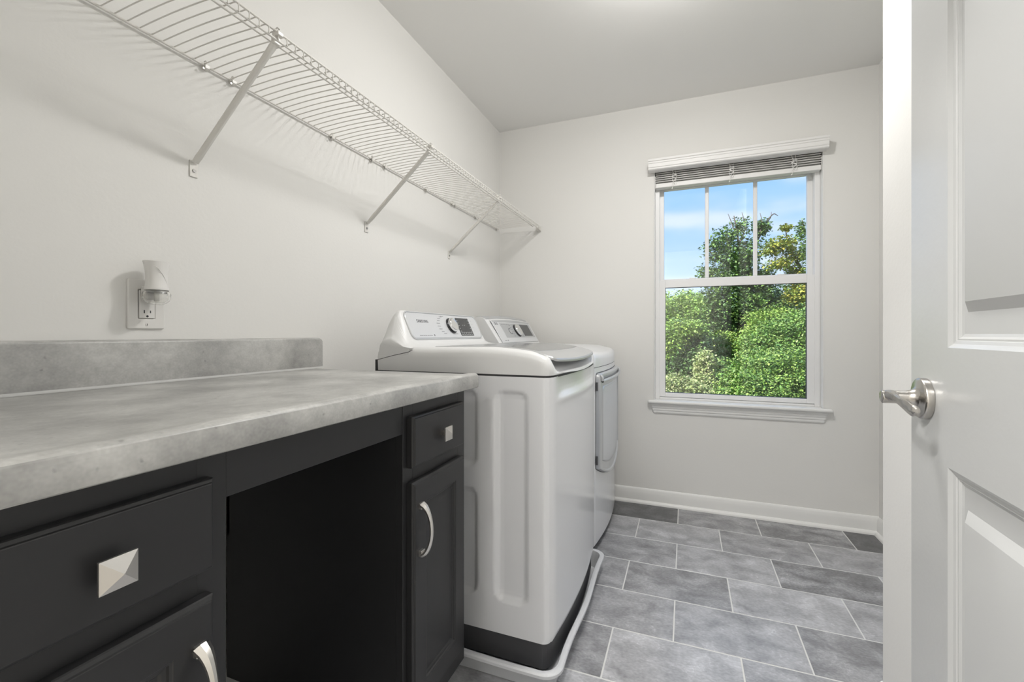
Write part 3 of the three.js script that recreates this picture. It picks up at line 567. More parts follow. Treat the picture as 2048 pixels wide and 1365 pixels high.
// ---- washer
{
  const Z0 = 0.884, Z1 = 1.570, X0 = 0.205, X1 = 0.826, BOW = 0.022, w = thing('washing_machine', 'white top-load washing machine with glass lid standing in the drain pan', 'washer', [0, 0, 0]);
  // cabinet skin with pressed ribs on the sides and a stepped front
  const ys = []; for (let k = 0; k <= 120; k++) ys.push(0.112 + (0.908 - 0.112) * k / 120);
  const base = planOutline(X0, X1, Z0, Z1, BOW, 0.024);
  const rings = ys.map(y => base.map(([x, z]) => {
    let dx = 0, dz = 0;
    if (z > Z1 - 0.0005) {
      const d1 = boxDist(x, y, 0.648, 0.755, 0.215, 0.862, 0.028), d2 = boxDist(x, y, 0.30, 0.585, 0.62, 0.862, 0.03), d3 = boxDist(x, y, 0.30, 0.585, 0.215, 0.55, 0.03);
      dz -= 0.013 * (1 - smooth(-0.014, 0.004, Math.min(d1, d2, d3)));
    } else if (x > X1 - 0.03) {
      const e = smooth(Z0 + 0.03, Z0 + 0.12, z) * (1 - smooth(Z1 - 0.12, Z1 - 0.03, z));
      dx -= e * (0.007 * smooth(0.838, 0.868, y) - 0.004 * Math.exp(-(((y - 0.835) / 0.012) ** 2)));
    }
    const tuck = 0.004 * smooth(0.128, 0.112, y); if (x > X1 - 0.03) dx -= tuck;
    return [x + dx, y, z + dz];
  }));
  mesh('cabinet_skin', loft(rings, { crease: 0.9, cap0: true }), M.enamel, w);
  mesh('seam_gap', loft([0.906, 0.9155].map(y => planOutline(X0, X1, Z0, Z1, BOW, 0.024, 0.003).map(([x, z]) => [x, y, z]))), M.dark, w);
  mesh('base_plinth', loft([0.028, 0.118].map(y => planOutline(X0, X1, Z0, Z1, BOW, 0.03, 0.012).map(([x, z]) => [x, y, z])), { cap0: true }), M.darkGrey, w);
  for (const [x, z] of [[0.26, Z0 + 0.06], [0.26, Z1 - 0.06], [0.78, Z0 + 0.06], [0.78, Z1 - 0.06]]) mesh('foot', new THREE.CylinderGeometry(0.024, 0.026, 0.024, 16).translate(x, 0.0175, z), M.dark, w);
  // top deck: crown line along the depth
  const crown = x => 0.995 + 0.002 * smooth(0.4, 0.6, x) - 0.012 * smooth(0.62, 0.80, x) - 0.052 * Math.pow(clamp((x - 0.70) / 0.16, 0, 1), 3.2);
  const zc = (Z0 + Z1) / 2;
  const deckRing = (i, drop, low) => planOutline(X0, X1, Z0, Z1, BOW, 0.024, i).map(([x, z]) => [x, low ?? crown(x) - drop, z]);
  const inner = planOutline(X0, X1, Z0, Z1, BOW, 0.024, 0.040);
  const scoop = ([x, z]) => { const s = 0.036 * smooth(0.76, 0.79, x) * (1 - smooth(0.275, 0.31, Math.abs(z - zc))); return [x, crown(x) - s, z]; };
  const rs = [deckRing(0.0, 0, 0.914), deckRing(-0.001, 0.034), deckRing(0.0005, 0.020), deckRing(0.005, 0.009), deckRing(0.013, 0.002), deckRing(0.022, 0)];
  // front lip is cut lower where the lid overhangs
  for (const r of rs) r.forEach(p => { const s = 0.034 * smooth(0.79, 0.82, p[0]) * (1 - smooth(0.275, 0.31, Math.abs(p[2] - zc))); if (p[1] > 0.92) p[1] = Math.max(0.918, p[1] - s); });
  for (const k of [1, 0.93, 0.86, 0.78, 0.6, 0.4, 0.2]) rs.push(inner.map(([x, z]) => scoop([0.5 + (x - 0.5) * k, zc + (z - zc) * k])));
  mesh('top_deck', loft(rs, { cap1: true, crease: 0.8 }), M.plastic, w);
  // lid
  const LH = 0.299, LC = 0.018;
  const lidRing = (i, dy, front = 0) => { const o = [], hz = LH - i, x0 = 0.405 + i, n = 12, fx = z => 0.846 - 0.014 * (z / LH) ** 2 - i - front, c = Math.max(0.006, LC - i * 0.3);
    for (let k = 0; k <= n; k++) o.push([x0 + (fx(hz) - c - x0) * k / n, hz]);
    for (let k = 1; k <= 5; k++) { const t = k / 5 * Math.PI / 2; o.push([fx(hz) - c + c * Math.sin(t), hz - c + c * Math.cos(t)]); }
    for (let k = 1; k < 24; k++) { const z = (hz - c) * (1 - 2 * k / 24); o.push([fx(z), z]); }
    for (let k = 0; k <= 5; k++) { const t = k / 5 * Math.PI / 2; o.push([fx(hz) - c + c * Math.cos(t), -hz + c - c * Math.sin(t)]); }
    for (let k = 1; k <= n; k++) o.push([fx(hz) - c + (x0 - fx(hz) + c) * k / n, -hz]);
    return o.map(([x, z]) => [x, crown(x) + dy - 0.004 + 0.006 * smooth(0.80, 0.846, x), zc + z]); };
  const lid = mesh('lid', loft([lidRing(0.006, -0.006), lidRing(0.0, -0.003), lidRing(0.0, 0.003), lidRing(0.003, 0.0062), lidRing(0.014, 0.0068, 0.05), lidRing(0.016, 0.0060, 0.052)], { cap0: true, crease: 0.4 }), M.lidFrame, w);
  const gl = []; for (const k of [0.0175, 0.05, 0.09, 0.13, 0.17, 0.20]) gl.push(lidRing(k, 0.0062, 0.052));
  mesh('lid_glass', loft([lidRing(0.016, 0.004, 0.052), ...gl], { cap1: true, crease: 0.5 }), M.tint, lid);

  // console behind the lid: profile swells from the ends to full height
  const prof = [[0.205, 0.952], [0.205, 1.030], [0.209, 1.064], [0.217, 1.094], [0.228, 1.112], [0.240, 1.1225], [0.248, 1.1245], [0.254, 1.121], [0.300, 1.021], [0.308, 1.010], [0.325, 1.001], [0.352, 0.9965], [0.385, 0.995], [0.40, 0.988], [0.36, 0.970], [0.3, 0.962]];
  const zs = []; for (let k = 0; k <= 14; k++) { const t = k / 14; zs.push([Z1 + 0.0005 - 0.072 * t, 0.22 + 0.78 * Math.pow(Math.sin(t * Math.PI / 2), 1.25)]); }
  zs.push([zc, 1]); for (let k = 10; k >= 0; k--) { const t = k / 10; zs.push([Z0 + 0.042 * t, 0.22 + 0.78 * Math.pow(Math.sin(t * Math.PI / 2), 1.0)]); }
  mesh('console', loft(zs.map(([z, s]) => prof.map(([x, y]) => { const k = y > 0.99 ? s : 1; return [(x > 0.33 ? 0.33 + (x - 0.33) * s * s : x) + (1 - k) * 0.01, y > 0.99 ? 0.99 + (y - 0.99) * s : y, z]; })).reverse(), { cap0: true, cap1: true, crease: 1.0 }), M.plastic, w);
  mesh('console_seam', tube([[0.204, 0.950, Z1 + 0.0008], [0.27, 0.966, Z1 + 0.0008], [0.338, 0.981, Z1 + 0.0008], [0.346, 0.986, Z1 + 0.0005]], 0.0009, 12, 5), M.dark, w);
  mesh('rear_bracket', box(0.190, 0.206, 0.90, 0.950, Z1 - 0.03, Z1 - 0.004), M.dark, w);
  mesh('side_screw', new THREE.CylinderGeometry(0.0022, 0.0022, 0.003, 10).rotateX(Math.PI / 2).translate(0.274, 1.028, Z1 - 0.019), M.dark, w);
  // control panel
  const PW = 0.578, PH = 0.112, cp = new THREE.Mesh(); cp.name = 'control_panel';
  const rrp = (i, z) => roundRect(-PW / 2 + i, PW / 2 - i, -PH / 2 + i, PH / 2 - i, Math.max(0.006, 0.028 - i), 8).map(([x, y]) => [x + 0.018 * (y / PH) * (x < 0 ? 1 : -1) * 0, y, z]);
  cp.geometry = loft([rrp(0.004, 0), rrp(0.004, 0.0022), rrp(0.0055, 0.003)], { cap1: true, crease: 0.4 }); cp.material = M.panel; w.add(cp);
  leaning(cp, 0.3015, 1.0195, 0.2535, 1.1205, 1.2135);
  mesh('bezel', loft([rrp(-0.002, -0.004), rrp(-0.002, 0.002), rrp(-0.0005, 0.0042), rrp(0.002, 0.0042), rrp(0.0035, 0.002), rrp(0.004, 0.0005)], { crease: 0.5 }), M.silver, cp);
  mesh('lettering', words('SAMSUNG', 0.0125, -PW / 2 + 0.066, 0.012, 0.95), M.print, cp).position.z = 0.003;
  const marks = []; const R = rng(3);
  for (let i = 0; i < 9; i++) { const a = 1.75 + i * 0.29, r = 0.05; marks.push(box(-0.002 + r * 1.25 * Math.cos(a) - 0.016 - R() * 0.006, -0.002 + r * 1.25 * Math.cos(a) + 0.004, 0.002 + 0.044 * Math.sin(a) - 0.0009, 0.002 + 0.044 * Math.sin(a) + 0.0009, 0.0028, 0.0033)); }
  for (let i = 0; i < 6; i++) { const y = 0.030 - i * 0.013; marks.push(box(0.042, 0.054 + R() * 0.006, y - 0.0008, y + 0.0008, 0.0028, 0.0033)); }
  for (let i = 0; i < 7; i++) marks.push(box(-PW / 2 + 0.052 + i * 0.0125, -PW / 2 + 0.060 + i * 0.0125 + R() * 0.003, -0.0425, -0.0405, 0.0028, 0.0033));
  marks.push(new THREE.CylinderGeometry(0.0035, 0.0035, 0.0005, 14).rotateX(Math.PI / 2).translate(-PW / 2 + 0.154, -0.0405, 0.003));
  mesh('printed_marks', join(marks), M.print, cp);
  dialParts(cp, -0.002 + 0.028, 0.002, 0.031);
  const disp = mesh('display', box(0.085, 0.205, -0.044, 0.042, 0.0015, 0.0042, 0.001, 1), M.screenDark, cp);
  const keys = []; for (let i = 0; i < 5; i++) keys.push(box(0.093 + i * 0.022, 0.109 + i * 0.022, -0.039, -0.0275, 0.0041, 0.0046));
  for (let i = 0; i < 5; i++) { const y = 0.030 - i * 0.013; keys.push(box(0.092, 0.099, y - 0.001, y + 0.001, 0.0041, 0.0045)); keys.push(box(0.191, 0.198, y - 0.001, y + 0.001, 0.0041, 0.0045)); }
  keys.push(box(0.128, 0.134, 0.006, 0.0075, 0.0041, 0.0045), box(0.142, 0.152, 0.006, 0.0075, 0.0041, 0.0045));
  const kk = mesh('display_marks', join(keys), M.printLight, cp);
  mesh('key_faces', join([0, 1, 2, 3, 4].map(i => box(0.0945 + i * 0.022, 0.1075 + i * 0.022, -0.0375, -0.029, 0.0044, 0.0049))), M.screenDark, cp);
  const ind = []; for (let i = 0; i < 4; i++) ind.push(box(0.222, 0.236, 0.030 - i * 0.017 - 0.0008, 0.030 - i * 0.017 + 0.0008, 0.0028, 0.0033));
  mesh('printed_marks', join(ind), M.printLight, cp);
}
// ---- dryer
{
  const Z0 = 0.090, Z1 = 0.776, X0 = 0.150, X1 = 0.798, BOW = 0.024, zc = (Z0 + Z1) / 2;
  const d = thing('clothes_dryer', 'white front-load dryer with silver framed door between washer and window wall', 'dryer', [0, 0, 0]);
  const at0 = (y, i = 0) => planOutline(X0, X1, Z0, Z1, BOW, 0.02, i).map(([x, z]) => [x, y, z]);
  mesh('cabinet_skin', loft([at0(0.040), at0(0.045), at0(0.874), at0(0.878)], { crease: 0.6, cap0: true }), M.enamel, d);
  mesh('base_plinth', loft([at0(0.012, 0.016), at0(0.045, 0.016)], { cap0: true, crease: 0.6 }), M.dark, d);
  for (const [x, z] of [[0.2, Z0 + 0.06], [0.2, Z1 - 0.06], [0.75, Z0 + 0.06], [0.75, Z1 - 0.06]]) mesh('foot', new THREE.CylinderGeometry(0.02, 0.022, 0.014, 14).translate(x, 0.0075, z), M.dark, d);
  mesh('seam_gap', loft([at0(0.876, 0.002), at0(0.882, 0.002)]), M.dark, d);
  const top = x => 0.978 - 0.045 * Math.pow(clamp((x - 0.60) / 0.225, 0, 1), 2.6);
  const tr = (i, drop, low) => planOutline(X0, X1, Z0, Z1, BOW, 0.02, i).map(([x, z]) => [x, low ?? top(x) - drop, z]);
  const rs = [tr(0, 0, 0.8805), tr(0, 0.022), tr(0.002, 0.012), tr(0.007, 0.004), tr(0.016, 0)];
  const inn = planOutline(X0, X1, Z0, Z1, BOW, 0.02, 0.03);
  for (const k of [1, 0.85, 0.7, 0.5, 0.25]) rs.push(inn.map(([x, z]) => [0.47 + (x - 0.47) * k, top(0.47 + (x - 0.47) * k), zc + (z - zc) * k]));
  mesh('top_deck', loft(rs, { cap1: true, crease: 0.7 }), M.enamel, d);
  // console
  const prof = [[0.150, 0.975], [0.150, 1.08], [0.165, 1.118], [0.19, 1.136], [0.215, 1.1385], [0.236, 1.130], [0.242, 1.122], [0.324, 0.990], [0.330, 0.976], [0.25, 0.970]];
  mesh('console', loft([Z1 - 0.004, Z1 - 0.006, zc + 0.18, zc, zc - 0.18, Z0 + 0.03, Z0 + 0.026].map((z, q) => prof.map(([x, y]) => [x, y > 1.0 ? 0.99 + (y - 0.99) * (0.93 + 0.09 * (1 - ((z - zc) / 0.34) ** 2)) : y, z])).reverse(), { cap0: true, cap1: true, crease: 0.6 }), M.plastic, d);
  const rise = (y, z) => 0.99 + (y - 0.99) * (0.93 + 0.09 * (1 - ((z - zc) / 0.34) ** 2));
  const capLine = [[0.160, 1.108], [0.165, 1.118], [0.19, 1.136], [0.215, 1.1385], [0.236, 1.130], [0.241, 1.1235]];
  mesh('console_cap', loft(Array.from({ length: 13 }, (_, k) => { const z = Z1 - 0.012 + (Z0 + 0.036 - Z1 + 0.012) * k / 12; return [...capLine.map(([x, y]) => [x + (x < 0.2 ? -0.0012 : 0.0008), rise(y, z) + 0.0016, z]), ...capLine.slice().reverse().map(([x, y]) => [x, rise(y, z) - 0.002, z])]; }).reverse(), { cap0: true, cap1: true, crease: 0.6 }), M.panelGrey, d);
  const PW = 0.592, PH = 0.148, cp = new THREE.Mesh(); cp.name = 'control_panel'; d.add(cp);
  const bow = x => 0.010 * (1 - (x / (PW / 2)) ** 2);
  const outl = (i, z) => { const o = []; o.push([-PW / 2 + i, -PH / 2 + i, z], [PW / 2 - i, -PH / 2 + i, z]); for (let k = 0; k <= 14; k++) { const x = (PW / 2 - i) * (1 - 2 * k / 14); o.push([x, PH / 2 - i - 0.010 + bow(x), z]); } return o; };
  cp.geometry = loft([outl(0, 0), outl(0, 0.002), outl(0.002, 0.0035)], { cap1: true, crease: 0.4 }); cp.material = M.panel;
  leaning(cp, 0.3255, 0.9905, 0.2455, 1.121, zc - 0.002);
  mesh('top_band', loft([outl(0.003, 0.0035), outl(0.004, 0.0042)].map(r => r.map(([x, y, z], k) => [x, Math.max(y, PH / 2 - 0.020 + bow(x) * 0.9), z])), { cap1: true, crease: 0.4 }), M.panelGrey, cp);
  mesh('inner_panel', box(-0.205, 0.27, -0.045, 0.048, 0.003, 0.0044, 0.0006, 1), M.panelGrey, cp);
  mesh('lettering', join([words('LG', 0.014, -PW / 2 + 0.043, 0.036), new THREE.TorusGeometry(0.0075, 0.0012, 6, 24).translate(-PW / 2 + 0.030, 0.043, 0)]), M.print, cp).position.z = 0.0036;
  dialParts(cp, 0.005, 0.0, 0.036);
  mesh('display', box(0.095, 0.235, -0.035, 0.042, 0.004, 0.0062, 0.001, 1), M.screenDark, cp);
  const ring = new THREE.TorusGeometry(0.018, 0.0016, 6, 28, Math.PI * 1.5).rotateZ(0.9).translate(-0.105, -0.004, 0.0048);
  const R = rng(8), marks = []; for (let i = 0; i < 6; i++) { const y = 0.034 - i * 0.014; marks.push(box(-0.085, -0.066 + R() * 0.006, y - 0.0009, y + 0.0009, 0.0042, 0.0048)); marks.push(box(0.055, 0.068 + R() * 0.006, y - 0.0009, y + 0.0009, 0.0042, 0.0048)); }
  for (let i = 0; i < 5; i++) marks.push(box(-0.19 + i * 0.024, -0.176 + i * 0.024, 0.038, 0.0398, 0.0042, 0.0048));
  mesh('printed_marks', join([ring, ...marks]), M.print, cp);
  mesh('printed_marks', join([box(-0.255, -0.225, -0.063, -0.061, 0.003, 0.0038), box(-0.215, -0.208, -0.066, -0.059, 0.003, 0.0038)]), M.print, cp);
  // bowed loading door on the front, drawn as (z offset, y) on the front skin
  const fx = z => X1 + BOW * (1 - ((z) / 0.343) ** 2);
  const doorRing = (i, out) => {
    const o = [], hw = 0.302 - i, y1 = 0.850 - i, y0 = 0.400 + i * 0.8, r = 0.028;
    const P = (z, y) => o.push([fx(z) + out, y, zc + z]);
    const bot = z => y0 - 0.075 * (1 - (z / 0.302) ** 2);
    for (let k = 0; k <= 24; k++) { const z = -hw + 2 * hw * k / 24; P(z, bot(z)); }
    for (let k = 1; k <= 5; k++) P(hw, bot(hw) + (y1 - r - bot(hw)) * k / 5);
    for (let k = 1; k <= 4; k++) { const a = k / 4 * Math.PI / 2; P(hw - r + r * Math.cos(a), y1 - r + r * Math.sin(a)); }
    for (let k = 1; k <= 24; k++) P((hw - r) * (1 - 2 * k / 24), y1);
    for (let k = 1; k <= 4; k++) { const a = k / 4 * Math.PI / 2; P(-hw + r - r * Math.sin(a), y1 - r + r * Math.cos(a)); }
    for (let k = 1; k <= 5; k++) P(-hw, y1 - r + (bot(hw) - y1 + r) * k / 6);
    return o.reverse();
  };
  const door = mesh('door', loft([doorRing(0.004, -0.001), doorRing(0.0, 0.001), doorRing(0.0, 0.017), doorRing(0.004, 0.021), doorRing(0.010, 0.022), doorRing(0.016, 0.021), doorRing(0.020, 0.014), doorRing(0.066, 0.012), doorRing(0.070, 0.015), doorRing(0.074, 0.0155)], { crease: 0.5 }), M.silver, d);
  mesh('door_window', loft([doorRing(0.074, 0.0150), doorRing(0.082, 0.0165), doorRing(0.13, 0.017), doorRing(0.2, 0.017)], { cap1: true, crease: 0.5 }), M.panel, door);
  mesh('door_gap', loft([doorRing(-0.004, 0.0002), doorRing(-0.004, 0.0012), doorRing(0.003, 0.0012)], { crease: 0.5 }), M.darkGrey, door);
  const bar = []; for (let k = 0; k <= 20; k++) { const z = 0.285 - 0.57 * k / 20; bar.push([fx(z) + 0.028, 0.815, zc + z]); }
  mesh('door_handle', join([tube(bar, 0.0075, 40, 10), tube([[fx(0.285) + 0.018, 0.842, zc + 0.286], [fx(0.285) + 0.027, 0.832, zc + 0.287], [fx(0.285) + 0.028, 0.815, zc + 0.285]], 0.0075, 10, 8), tube([[fx(0.285) + 0.018, 0.842, zc - 0.286], [fx(0.285) + 0.027, 0.832, zc - 0.287], [fx(0.285) + 0.028, 0.815, zc - 0.285]], 0.0075, 10, 8)]), M.silver, door);
  const lv = []; for (let i = 0; i < 16; i++) { const y = 0.50 + i * 0.015; lv.push(tube([[fx(-0.1) + 0.0175, y, zc - 0.13], [fx(-0.2) + 0.0165, y, zc - 0.2]], 0.0012, 3, 4)); }
  for (const y of [0.79, 0.44]) mesh('hinge', box(X1 + 0.006, X1 + 0.016, y - 0.02, y + 0.02, zc + 0.302, zc + 0.312), M.darkGrey, door);
}

// ================================================================== FILL LAMPS (added, unseen, above and behind the view)
function fillLamp(label, x, z, power) {
  const l = thing('fill_lamp', label, 'ceiling lamp', [x, CEIL, z]);
  mesh('lamp_base', new THREE.LatheGeometry([[0, 0], [0.242, 0], [0.245, -0.004], [0.241, -0.010], [0.237, -0.012], [0, -0.012]].reverse().map(p => new THREE.Vector2(...p)), 48), M.satin, l);
  mesh('lamp_dome', new THREE.LatheGeometry([[0.236, -0.012], [0.235, -0.046], [0.229, -0.062], [0.214, -0.069], [0.10, -0.071], [0, -0.0715]].reverse().map(p => new THREE.Vector2(...p)), 48), M.opal, l);
  const p = new THREE.RectAreaLight(rgb(1, 0.985, 0.965), power, LAMP_SIDE, LAMP_SIDE); p.position.set(0, -0.073, 0); p.rotation.x = -Math.PI / 2; l.add(p);
  const q = new THREE.PointLight(rgb(1, 0.985, 0.965), power * GLOW, 0, 2); q.position.set(0, -0.046, 0); q.castShadow = true; q.shadow.radius = 2.2; l.add(q);
}
fillLamp('added unseen fill lamp on the ceiling in the middle of the laundry room', 1.15, 1.25, ROOM_FILL);  // added above the frame to brighten walls, ceiling and floor
fillLamp('added unseen fill lamp on the landing ceiling outside the doorway', 0.55, 3.3, HALL_FILL);  // added behind the camera as frontal fill through the doorway

// ================================================================== GARDEN
struct(mesh('ground', new THREE.PlaneGeometry(120, 120).rotateX(-Math.PI / 2).translate(0, -0.9, -40), M.soil), 'grassy ground outside the window', 'ground');
const leafGeo = (() => { const g = new THREE.BufferGeometry(); g.setAttribute('position', new THREE.Float32BufferAttribute([0, 0, 0, 0.42, 0.12, 0.42, 0, 0.02, 1, -0.42, 0.12, 0.42], 3)); g.setIndex([0, 2, 1, 0, 3, 2]); g.computeVertexNormals(); return g; })();
// blobs: [centre, radii, number of leaves]; tones: list of linear leaf colours
function foliage(parent, blobs, tones, size, seed, shell = 0.55) {
  const MORE = size < 0.115 ? 3.4 : 2.2; blobs = blobs.map(b => [b[0], b[1], Math.round(b[2] * MORE), b[3]]); size *= size < 0.115 ? 0.54 : 0.68;
  const R = rng(seed), total = blobs.reduce((s, b) => s + b[2], 0), m = new THREE.InstancedMesh(leafGeo, M.leaf, total);
  const q = new THREE.Quaternion(), e = new THREE.Euler(), mat = new THREE.Matrix4(), c = new THREE.Color(); let k = 0;
  for (const [o, rad, n, tone] of blobs) for (let i = 0; i < n; i++) {
    let x, y, z, l; do { x = R() * 2 - 1; y = R() * 2 - 1; z = R() * 2 - 1; l = Math.hypot(x, y, z); } while (l > 1 || l < 0.05);
    const lump = 1 + 0.80 * fbm(x / l * 2.3 + o.x, y / l * 2.3 + o.y, z / l * 2.3 + seed, 4);
    const s = (shell + (1 - shell) * Math.pow(R(), 0.6)) / l * Math.min(1, 0.75 + 0.25 * R()) * lump;
    const P = V(o.x + x * s * rad[0], o.y + y * s * rad[1], o.z + z * s * rad[2]);
    e.set(R() * 1.6 - 0.5, R() * Math.PI * 2, (R() - 0.5) * 1.2, 'YXZ'); q.setFromEuler(e);
    const z_ = size * (0.6 + 0.8 * R()); mat.compose(P, q, V(z_ * 0.8, z_, z_)); m.setMatrixAt(k, mat);
    const t = tones[Math.min(tones.length - 1, Math.floor((tone ?? R()) * tones.length))], v = 0.75 + 0.5 * R();
    c.setRGB(t[0] * v, t[1] * v, t[2] * v); m.setColorAt(k, c); k++;
  }
  m.name = 'foliage'; m.userData.kind = 'stuff'; parent.add(m); return m;
}
const GREEN = [[0.14, 0.27, 0.05], [0.10, 0.22, 0.045], [0.19, 0.30, 0.06]], LIME = [[0.26, 0.40, 0.06], [0.20, 0.36, 0.06], [0.30, 0.40, 0.09]], DARK = [[0.07, 0.14, 0.05], [0.05, 0.11, 0.04], [0.10, 0.18, 0.055]], PALE = [[0.34, 0.40, 0.17], [0.28, 0.38, 0.12], [0.40, 0.42, 0.2]], GOLD = [[0.34, 0.37, 0.05], [0.26, 0.34, 0.05], [0.40, 0.36, 0.06]];
function branchMesh(parent, name, pts, r0, r1) {
  const curve = new THREE.CatmullRomCurve3(pts), rings = [], N = 14;
  for (let i = 0; i <= N; i++) { const t = i / N, p = curve.getPoint(t), T = curve.getTangent(t), a = V(0, 0, 1).cross(T).normalize(), b = T.clone().cross(a), r = r0 + (r1 - r0) * t, ring = []; for (let k = 0; k < 8; k++) { const w = k / 8 * Math.PI * 2, s = r * (1 + 0.15 * Math.sin(k * 2.3 + i)); ring.push([p.x + s * (a.x * Math.cos(w) + b.x * Math.sin(w)), p.y + s * (a.y * Math.cos(w) + b.y * Math.sin(w)), p.z + s * (a.z * Math.cos(w) + b.z * Math.sin(w))]); } rings.push(ring); }
  mesh(name, loft(rings, { cap1: true, crease: 1.2 }), M.bark, parent);
}
function plant(name, label, cat, tones, size, blobs, wood, group, seed, shell) {
  const t = thing(name, label, cat, [0, 0, 0], group);
  for (const [n, pts, a, b] of wood) branchMesh(t, n, pts, a, b);
  foliage(t, blobs, tones, size, seed, shell); return t;
}
const blob = (px, py, d, rx, ry, n, tone) => [at(px, py, d), [rx, ry, rx], n, tone];
const foot = (px, d) => { const p = at(px, 668, d); p.y = -0.95; return p; };
const stem = (px, py, d, r = 0.05) => ['stem', [foot(px, d), foot(px, d).lerp(at(px, py, d), 0.5).add(V(0.06, 0, 0.03)), at(px, py, d)], r, r * 0.4];

plant('garden_tree', 'tall leafy tree with a dark trunk rising in the middle of the window view', 'tree', [...GREEN, ...DARK, GREEN[0]], 0.13, [
  blob(1452, 478, 13, 0.50, 0.45, 360), blob(1482, 455, 13.2, 0.42, 0.34, 190), blob(1428, 500, 13, 0.40, 0.36, 230), blob(1465, 520, 12.8, 0.70, 0.50, 640), blob(1415, 545, 13, 0.36, 0.30, 180), blob(1500, 500, 13.2, 0.5, 0.5, 400), blob(1525, 455, 13.3, 0.28, 0.3, 240),
  blob(1450, 560, 12.8, 0.8, 0.5, 950), blob(1510, 560, 13, 0.7, 0.5, 1300), blob(1475, 610, 12.8, 1.0, 0.6, 2200), blob(1420, 610, 13.0, 0.6, 0.5, 900), blob(1535, 610, 13.2, 0.8, 0.55, 1400), blob(1430, 650, 13, 0.7, 0.5, 900), blob(1480, 545, 13.2, 0.5, 0.9, 700)],
  [['trunk', [foot(1488, 13), at(1486, 680, 13), at(1487, 600, 13), at(1482, 520, 13.1)], 0.24, 0.10], ['branch', [at(1486, 600, 13), at(1470, 545, 13), at(1452, 470, 13.1)], 0.09, 0.03], ['branch', [at(1484, 560, 13), at(1505, 500, 13.2), at(1535, 440, 13.3)], 0.09, 0.02], ['branch', [at(1485, 540, 13), at(1478, 490, 13.1), at(1468, 432, 13.1)], 0.06, 0.012], ['branch', [at(1535, 440, 13.3), at(1548, 428, 13.3), at(1556, 432, 13.3)], 0.02, 0.008], ['branch', [at(1470, 545, 13), at(1440, 520, 12.9), at(1415, 500, 12.9)], 0.05, 0.015], ['branch', [at(1478, 490, 13.1), at(1490, 455, 13.1), at(1484, 425, 13.1)], 0.025, 0.007], ['branch', [at(1468, 460, 13.1), at(1461, 440, 13.1), at(1456, 428, 13.1)], 0.016, 0.006], ['branch', [at(1520, 465, 13.2), at(1524, 445, 13.2), at(1520, 426, 13.2)], 0.02, 0.006], ['branch', [at(1530, 448, 13.3), at(1541, 436, 13.3), at(1543, 424, 13.3)], 0.014, 0.006]],
  'trees beyond the window', 101, 0.25);
plant('garden_tree', 'yellow-green tree with thin branches beside the tall dark-trunked tree', 'tree', [...GOLD, GOLD[0], GREEN[2]], 0.12, [
  blob(1566, 488, 12, 0.46, 0.28, 330), blob(1588, 512, 12.1, 0.42, 0.30, 300), blob(1560, 528, 12, 0.40, 0.20, 240), blob(1572, 455, 12, 0.2, 0.1, 110), blob(1592, 545, 12.2, 0.34, 0.22, 300), blob(1545, 500, 12.1, 0.3, 0.24, 260), blob(1620, 560, 12.2, 0.5, 0.4, 500), blob(1600, 590, 12, 0.5, 0.4, 560)],
  [['trunk', [foot(1640, 12.3), at(1632, 650, 12.3), at(1615, 570, 12.2), at(1590, 515, 12.1)], 0.12, 0.035], ['branch', [at(1615, 570, 12.2), at(1602, 545, 12.1), at(1560, 528, 12)], 0.035, 0.01], ['branch', [at(1590, 515, 12.1), at(1575, 480, 12), at(1570, 450, 12)], 0.03, 0.008]],
  'trees beyond the window', 102, 0.15);
plant('garden_tree', 'slim tree with sparse upright sprays at the far side of the window view', 'tree', GREEN, 0.11, [
  blob(1603, 462, 11.5, 0.16, 0.34, 150), blob(1614, 500, 11.5, 0.2, 0.4, 220), blob(1640, 540, 11.5, 0.5, 0.6, 600), blob(1660, 620, 11.6, 0.8, 0.7, 1200)],
  [['trunk', [foot(1690, 11.5), at(1670, 640, 11.5), at(1640, 560, 11.5), at(1604, 440, 11.5)], 0.10, 0.012]], 'trees beyond the window', 103, 0.15);
// trees further back that close the view
[[1400, 620, 19, 2.2, 1.5, 'round dense tree in the distance behind the dark vine mound'], [1490, 625, 20, 2.6, 1.7, 'broad dense tree in the distance behind the dark trunk'], [1585, 610, 19, 2.4, 1.9, 'broad green tree in the distance behind the yellow-green tree'], [1290, 655, 18, 2.0, 1.6, 'low green tree in the distance beyond the lime bush'], [1700, 610, 19, 2.6, 2.2, 'large green tree in the distance past the window edge']].forEach(([px, py, d, rx, ry, label], i) =>
  plant('background_tree', label, 'tree', i === 3 ? LIME : [...DARK, GREEN[0]], 0.2, [blob(px, py + 30, d, rx, ry, 4200), blob(px + 10, py + 90, d - 0.6, rx * 0.9, ry, 2600)], [['trunk', [foot(px, d), at(px + 2, py + 60, d), at(px, py + 20, d)], 0.2, 0.08]], 'trees in the distance', 120 + i, 0.5));
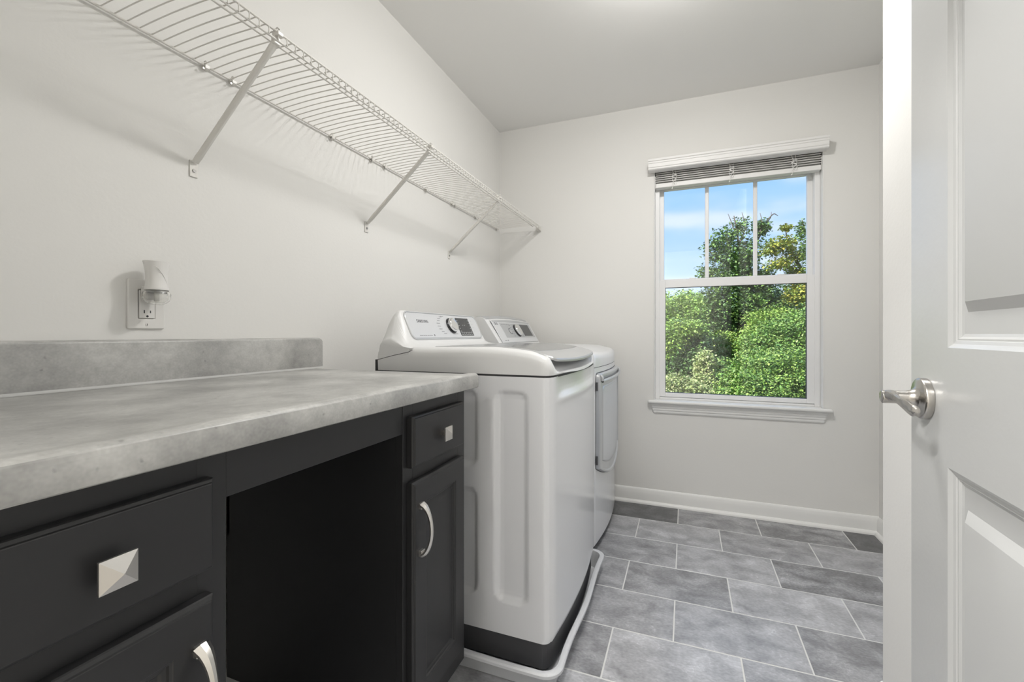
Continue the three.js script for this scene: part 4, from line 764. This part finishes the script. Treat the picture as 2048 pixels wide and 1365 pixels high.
// shrubs nearer the house
const SH = 'shrubs outside the window';
plant('garden_shrub', 'bright lime green bush at the open sky side of the window view', 'shrub', LIME, 0.11, [blob(1345, 640, 11, 0.85, 0.75, 3000), blob(1375, 615, 11.2, 0.5, 0.45, 1000), blob(1310, 660, 11, 0.9, 0.8, 2400), blob(1350, 690, 10.8, 0.8, 0.6, 1800)], [stem(1345, 650, 11)], SH, 201);
plant('garden_shrub', 'dark vine-covered mound below the lime green bush', 'shrub', [...DARK, GREEN[0], GREEN[1]], 0.10, [blob(1372, 690, 9.4, 0.52, 0.55, 2400), blob(1366, 740, 9.2, 0.66, 0.6, 2800), blob(1395, 725, 9.3, 0.35, 0.5, 1000)], [stem(1370, 700, 9.4)], SH, 202);
plant('garden_shrub', 'lime green cap of leaves draped over the dark vine mound', 'shrub', LIME, 0.10, [blob(1368, 662, 9.3, 0.5, 0.26, 1500), blob(1335, 690, 9.2, 0.4, 0.45, 1300)], [stem(1350, 672, 9.3)], SH, 203);
plant('garden_shrub', 'pale yellow-green shrub low beside the window sill', 'shrub', PALE, 0.075, [blob(1350, 775, 7, 0.34, 0.22, 1300), blob(1385, 785, 6.9, 0.30, 0.20, 1000), blob(1320, 790, 6.9, 0.4, 0.3, 1000)], [stem(1350, 785, 7, 0.03)], SH, 204);
plant('garden_shrub', 'pale speckled upright shrub in front of the dark gap', 'shrub', PALE, 0.08, [blob(1410, 735, 8, 0.22, 0.34, 1000), blob(1405, 775, 7.8, 0.28, 0.25, 900)], [stem(1408, 750, 8, 0.03)], SH, 205);
plant('garden_shrub', 'small lime bush in the clearing below the trunk', 'shrub', LIME, 0.11, [blob(1445, 695, 12, 0.5, 0.5, 1300), blob(1440, 725, 11.8, 0.5, 0.35, 700)], [stem(1445, 700, 12)], SH, 206);
plant('garden_shrub', 'big rounded mound of green vines filling the lower view', 'shrub', [...GREEN, ...LIME.slice(0, 2), PALE[1]], 0.085, [blob(1545, 765, 8, 0.95, 0.62, 6500), blob(1500, 785, 7.7, 0.75, 0.45, 3600), blob(1600, 770, 7.8, 0.8, 0.7, 3600), blob(1470, 805, 7.4, 0.5, 0.3, 1500)], [stem(1545, 780, 8)], SH, 207, 0.7);
plant('garden_shrub', 'tall leafy green bank rising behind the rounded vine mound', 'shrub', [...GREEN, LIME[1], PALE[1]], 0.10, [blob(1590, 680, 9.4, 0.85, 0.6, 3600), blob(1545, 700, 9.5, 0.7, 0.45, 2400), blob(1640, 690, 9.4, 0.9, 0.9, 3000), blob(1600, 730, 9.2, 0.9, 0.6, 2400)], [stem(1590, 690, 9.4)], SH, 208, 0.6);
plant('garden_shrub', 'lime green bush between the trunk and the leafy bank', 'shrub', LIME, 0.11, [blob(1510, 690, 11, 0.5, 0.5, 1300), blob(1550, 650, 11.3, 0.8, 0.5, 1800)], [stem(1515, 695, 11)], SH, 209);

// ------------------------------------------------------------------ shadows and hand-over
scene.traverse(o => { if (o.isMesh) { o.castShadow = true; o.receiveShadow = true; } if (o.isDirectionalLight) o.castShadow = true; });
renderer.render(scene, camera);
